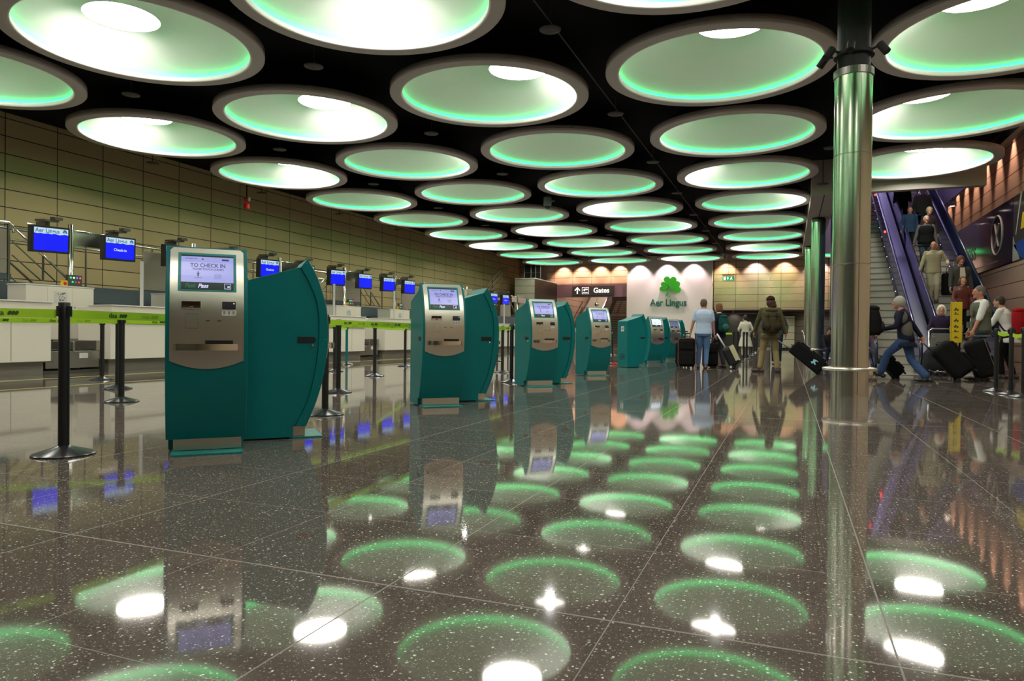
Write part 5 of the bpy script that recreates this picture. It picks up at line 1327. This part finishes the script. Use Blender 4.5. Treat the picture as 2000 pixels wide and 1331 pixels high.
# --- 6 walking person with grey hair and navy jacket
jk = navy
M_['walk'] = person('grey-haired person striding left in a navy and grey jacket and flared blue jeans', (2.10, 15.42, 0), 78, 1.76,
    dict(LF=(.07, .44, .05), RF=(-.05, -.36, 0), LH=(-.26, .40, .98), RH=(.20, -.28, .80), lean=9, yaw=12, drop=.10, LFa=0, RFa=0, LT=.07, LE=(-.2, -1, -.3), RE=(.3, -1, 0), flare=.022), navy, cloth('jeans_mid', (.045, .085, .20)), grey_hair, 'full', skin_r, mat('shoe_black', (.012, .012, .012), rough=.35), 'long', .54, bulk=1.10, tophem=.02)
tw, jw_ = M_['walk']
m = MB(); c_ = jw_['up']
for k in (1,): pass
gm = MB(); gm.ell(c_(.14, -.105, -.03), (.10, .115, .22)); gm.ell(c_(.38, -.15, -.02), (.075, .08, .13)); 
voxel(gm, 'grey_side_panel', grey_j, tw, .013)
suitcase('small black case tilted behind the column, handle leaning left towards the steel column', (1.9, 15.9, 0), 90, 0, .34, .48, .22, blk, .40, True)
def tiltcase(label, loc, az, tilt, **k):
    """case tilted so that its handle points towards azimuth az (deg) at the given tilt from vertical"""
    t = suitcase(label, loc, 0, 0, **k); hh = k.get('d', .26)/2-.04
    t.matrix_world = Matrix.Translation(loc)@Matrix.Rotation(radians(az-90), 4, 'Z')@Matrix.Rotation(radians(-tilt), 4, 'X')@Matrix.Translation((0, -hh, 0)) if False else Matrix.Translation(loc)@Matrix.Rotation(radians(az-90), 4, 'Z')@Matrix.Rotation(radians(-tilt), 4, 'X')@Matrix.Translation((0, -hh, 0))
    return t
for o in [o for o in bpy.data.objects if o.name.startswith('suitcase') and o.get('label', '').startswith(('small black case tilted', 'big black soft'))]:
    for c_ in list(walk(o))[::-1]: bpy.data.objects.remove(c_)
tiltcase('big black soft suitcase with a pale blue badge, pulled by the person in olive', (.66, 17.0, .0), 178, 50, w=.42, h=.80, d=.32, m_=MATS['cloth_black_soft_case'], handle=.34, logo=MATS['badge_blue'])
tiltcase('small black tilted case trailing behind the walker with the black backpack', (2.05, 16.15, 0), 190, 42, w=.34, h=.46, d=.24, m_=blk, handle=.42)
tiltcase('big bulging black case dragged by the striding grey-haired person', (3.05, 15.75, 0), 176, 40, w=.50, h=.72, d=.42, m_=MATS['cloth_black_nylon'], handle=.30, round_=.10)
tiltcase('black case behind the bulging one, next to the person in the grey-green vest', (3.45, 16.1, 0), 172, 18, w=.46, h=.74, d=.36, m_=cloth('black_case_b', (.008, .007, .007)), handle=0, round_=.08, trim=mat('grey_piping', (.12, .11, .10)))
# --- 17 walker hidden by the column
M_['hid'] = person('walker in beige trousers with a black backpack, mostly hidden by the steel column', (1.27, 15.2, 0), 88, 1.72,
    dict(LF=(-.06, .22, 0), RF=(.06, -.22, 0), RH=(.22, -.28, .86), RFa=0), cloth('khaki_top', (.22, .19, .12)), beige_c, grey_hair, 'short', skin, mat('boot_tan', (.20, .13, .08), rough=.6), 'long', .48)
backpack('black backpack poking out right of the steel column', M_['hid'][0], M_['hid'][1], blk, cloth('black_mesh', (.02, .02, .022)), sc=1.12)
# --- 7 person in vest
M_['vest'] = person('person in a grey-green vest over a white shirt, profile to the left', (3.58, 16.62, 0), 96, 1.92,
    dict(LF=(-.10, .08, 0), RF=(.10, -.10, 0), LH=(-.22, .20, .86), RH=(.25, .12, .86), LE=(-.3, -1, 0), yaw=4, RC=.9), whitec, cloth('jeans_night', (.018, .028, .055)), mat('hair_cropped', (.13, .11, .09), rough=.8), 'short', skin_r, mat('boot_dark', (.05, .03, .022), rough=.6), 'elbow', .50, bulk=1.16, vest=cloth('vest_green_grey', (.115, .115, .085)), extra={'collar': whitec})
MB().lathe([(.040, -.014), (.044, 0), (.040, .014)], 16).build('wristwatch', darksteel, M_['vest'][0]).location = M_['vest'][1]['arms']['R'][2]
MB().tube([M_['vest'][1]['up'](.52, .12, -.03), M_['vest'][1]['up'](.46, .17, .09), M_['vest'][1]['up'](.30, .19, .12), M_['vest'][1]['up'](.05, .21, .03)], .02, 8).build('shoulder_strap', blackm, M_['vest'][0], smooth=True)
M_['redp'] = person('person in a white shirt bending under a red backpack, behind the person in the vest', (4.30, 17.6, 0), 60, 1.78,
    dict(LF=(-.10, .10, 0), RF=(.10, -.06, 0), LH=(-.2, .42, .86), RH=(.40, .22, .92), lean=14, RE=(1, -.3, -.2)), whitec, blk, dark_hair, 'short', skin, None, 'elbow', .56, bulk=1.05)
backpack('large red and black backpack behind the person in the vest', M_['redp'][0], M_['redp'][1], cloth('pack_red', (.30, .008, .012), bump=.2), cloth('pack_dark_red', (.05, .006, .01)), 'day', sc=1.08)
# --- 9 woman with the trolley
M_['whair'] = person('white-haired person in a purple fleece behind the chrome baggage trolley', (3.25, 18.68, 0), 172, 1.62,
    dict(LH=(.0, .0, 0)) and dict(RH=(.20, .26, 1.0), LH=(-.22, .24, 1.0), LE=(-.6, -.8, 0), RE=(.6, -.8, 0)), cloth('purple_fleece', (.030, .018, .050)), blk, white_hair, 'bob', skin, None, 'long', .50, female=True, bulk=1.04)
def trolley(label, x, y, rz, grp='chrome baggage trolleys'):
    t = thing('baggage_trolley', label, 'trolley', (x, y, 0), radians(rz), grp)
    for sx_ in (-.28, .28): MB().tube([(sx_, .35, .10), (sx_, -.40, .10), (sx_*.9, -.50, .14)], .016, 8).build('rail', chrome, t, smooth=True)
    MB().tube([(-.28, .32, .10), (-.28, .40, .55), (-.28, .48, 1.0), (-.20, .52, 1.05), (.20, .52, 1.05), (.28, .48, 1.0), (.28, .40, .55), (.28, .32, .10)], .018, 8).build('push_frame', chrome, t, smooth=True)
    MB().box((-.24, .42, .62), (.24, .44, .94)).build('front_board', mat('trolley_board', (.16, .17, .15), rough=.4), t, bevel=.01)
    m = MB()
    for k in range(6): m.tube([(-.28, -.36+.13*k, .11), (.28, -.36+.13*k, .11)], .008, 6)
    m.tube([(-.28, .38, .5), (.28, .38, .5)], .010, 6); m.build('basket_wires', chrome, t)
    for sx_, yy in ((-.26, .30), (.26, .30), (0, -.44)): MB().tube([(sx_-.015, yy, .05), (sx_+.015, yy, .05)], .05, 14).build('wheel', rubber, t)
    return t
trolley('chrome baggage trolley pushed by the white-haired person, beside the yellow sign', 3.25, 17.98, 0)
tr = trolley('far baggage trolley glimpsed between the steel columns', .95, 26.6, 90)
for k, (x, y, z, hh, lb) in enumerate(((3.12, 18.0, .14, .46, 'black holdall lying on the baggage trolley, left of the yellow sign'),)):
    b_ = thing('holdall', lb, 'bag', (x, y, z), radians(10)); m = MB(); m.loft([((0, 0, 0), .30, .22), ((0, 0, .12), .34, .25), ((0, 0, .36), .32, .23), ((0, 0, .50), .22, .15)], 20, sq=.7); voxel(m, 'body', cloth('bag_charcoal', (.02, .02, .024)), b_, .016)
    MB().tube([(-.14, -.16, .44), (-.10, -.10, .60), (.10, -.10, .60), (.14, -.16, .44)], .014, 8).build('carry_strap', rubber, b_, smooth=True)
# --- on the escalator
def esc_z(y): return max(0, (int((y-V0)/.347)+1)*.2)
def onesc(key, label, x, y, hd_, H, *a, **k):
    M_[key] = person(label, (x, y, esc_z(y)+.004), hd_, H, *a, **k); return M_[key]
onesc('maroon', 'person with a brown bob in a maroon leather jacket on the right escalator', 4.02, 20.55, 188, 1.60, dict(LH=(-.2, .2, .95), RH=(.2, .22, .98)), mat('cloth_maroon_leather', (.105, .014, .012), rough=.4, bump=.4, bscale=20), blk, brown_hair, 'bob', skin, None, 'long', .46, female=True)
onesc('blazer', 'person in a grey blazer and white shirt standing behind the person in maroon', 4.12, 21.35, 190, 1.80, dict(RH=(.30, .22, .92), LH=(-.26, .10, .84)), cloth('grey_blazer', (.055, .052, .048)), blk, brown_hair, 'full', skin_r, None, 'long', .52, bulk=1.12)
bz_, jb_ = M_['blazer']; m = MB(); u_ = jb_['up']; m.add([u_(.49, -.05, .128), u_(.49, .05, .128), u_(.30, .062, .158), u_(.10, .055, .148), u_(.10, -.055, .148), u_(.30, -.062, .158)], [(0, 1, 2, 3, 4, 5)]); o = m.build('shirt_front', cloth('striped_shirt', (.62, .55, .46)), bz_); o.modifiers.new('th', 'SOLIDIFY').thickness = -.02
onesc('beige', 'balding person in a beige sweater and cream trousers holding the escalator handrail', 3.72, 22.60, 176, 1.76, dict(RH=(.34, .10, .86), LH=(-.33, .20, 1.06), LF=(-.07, .06, 0), RF=(.05, -.03, 0), RE=(.6, -.7, -.2), yaw=-14), beige_c, cream_c, white_hair, 'balding', skin_r, mat('shoe_tan', (.10, .06, .04), rough=.5), 'long', .46, bulk=1.06, extra={'collar': whitec})
mu = MB(); mu.ell(M_['beige'][1]['hp'](0, .094, -.045), (.032, .012, .010)); mu.build('moustache', white_hair, M_['beige'][0], smooth=True)
suitcase('black upright case with a tall silver handle on the escalator beside the person in beige', (4.13, 22.72, esc_z(22.72)+.002), 180, 0, .36, .60, .24, cloth('case_black_esc', (.008, .008, .008)), .36, False, hm=chrome)
suitcase('black case standing at the foot of the right escalator behind the white-haired person', (3.75, 20.15, esc_z(20.15)+.002), 180, 0, .32, .50, .22, MATS['cloth_case_black_esc'], .25, False)
onesc('gvest', 'grey-haired person in a black sleeveless top over grey sleeves on the escalator', 3.80, 24.35, 182, 1.74, dict(LH=(-.30, .04, .84), RH=(.32, .02, .88)), cloth('grey_sleeves', (.085, .085, .080)), cloth('slate_trousers', (.04, .055, .075)), grey_hair, 'short', skin_r, None, 'long', .50, bulk=1.16, vest=blk, extra={'plain': 1})
onesc('sandy', 'sandy-haired person just behind the grey-haired person on the escalator', 3.98, 25.0, 186, 1.70, dict(), cloth('dark_pattern', (.03, .018, .02)), blk, blond_hair, 'full', skin, None, 'long', .48, female=True)
onesc('denim', 'person in a blue denim shirt high on the escalator, left of the grey-haired person', 3.50, 25.3, 180, 1.60, dict(RH=(.28, .1, .9)), cloth('denim_shirt', (.018, .038, .08)), blk, dark_hair, 'short', skin_r, None, 'long', .48, vox=.014, bulk=1.05)
onesc('upgrey', 'person in a grey open jacket highest in view on the escalator', 3.98, 26.2, 178, 1.78, dict(LH=(-.3, .0, .82), RH=(.3, .0, .82)), cloth('grey_open_jacket', (.10, .10, .095)), blk, dark_hair, 'short', skin_r, None, 'long', .52, bulk=1.08, vox=.014)
onesc('upblk', 'person in black beside the grey open jacket at the top of the view', 3.55, 27.35, 170, 1.74, dict(), blk, blk, dark_hair, 'short', skin_r, None, 'long', .50, vox=.014)
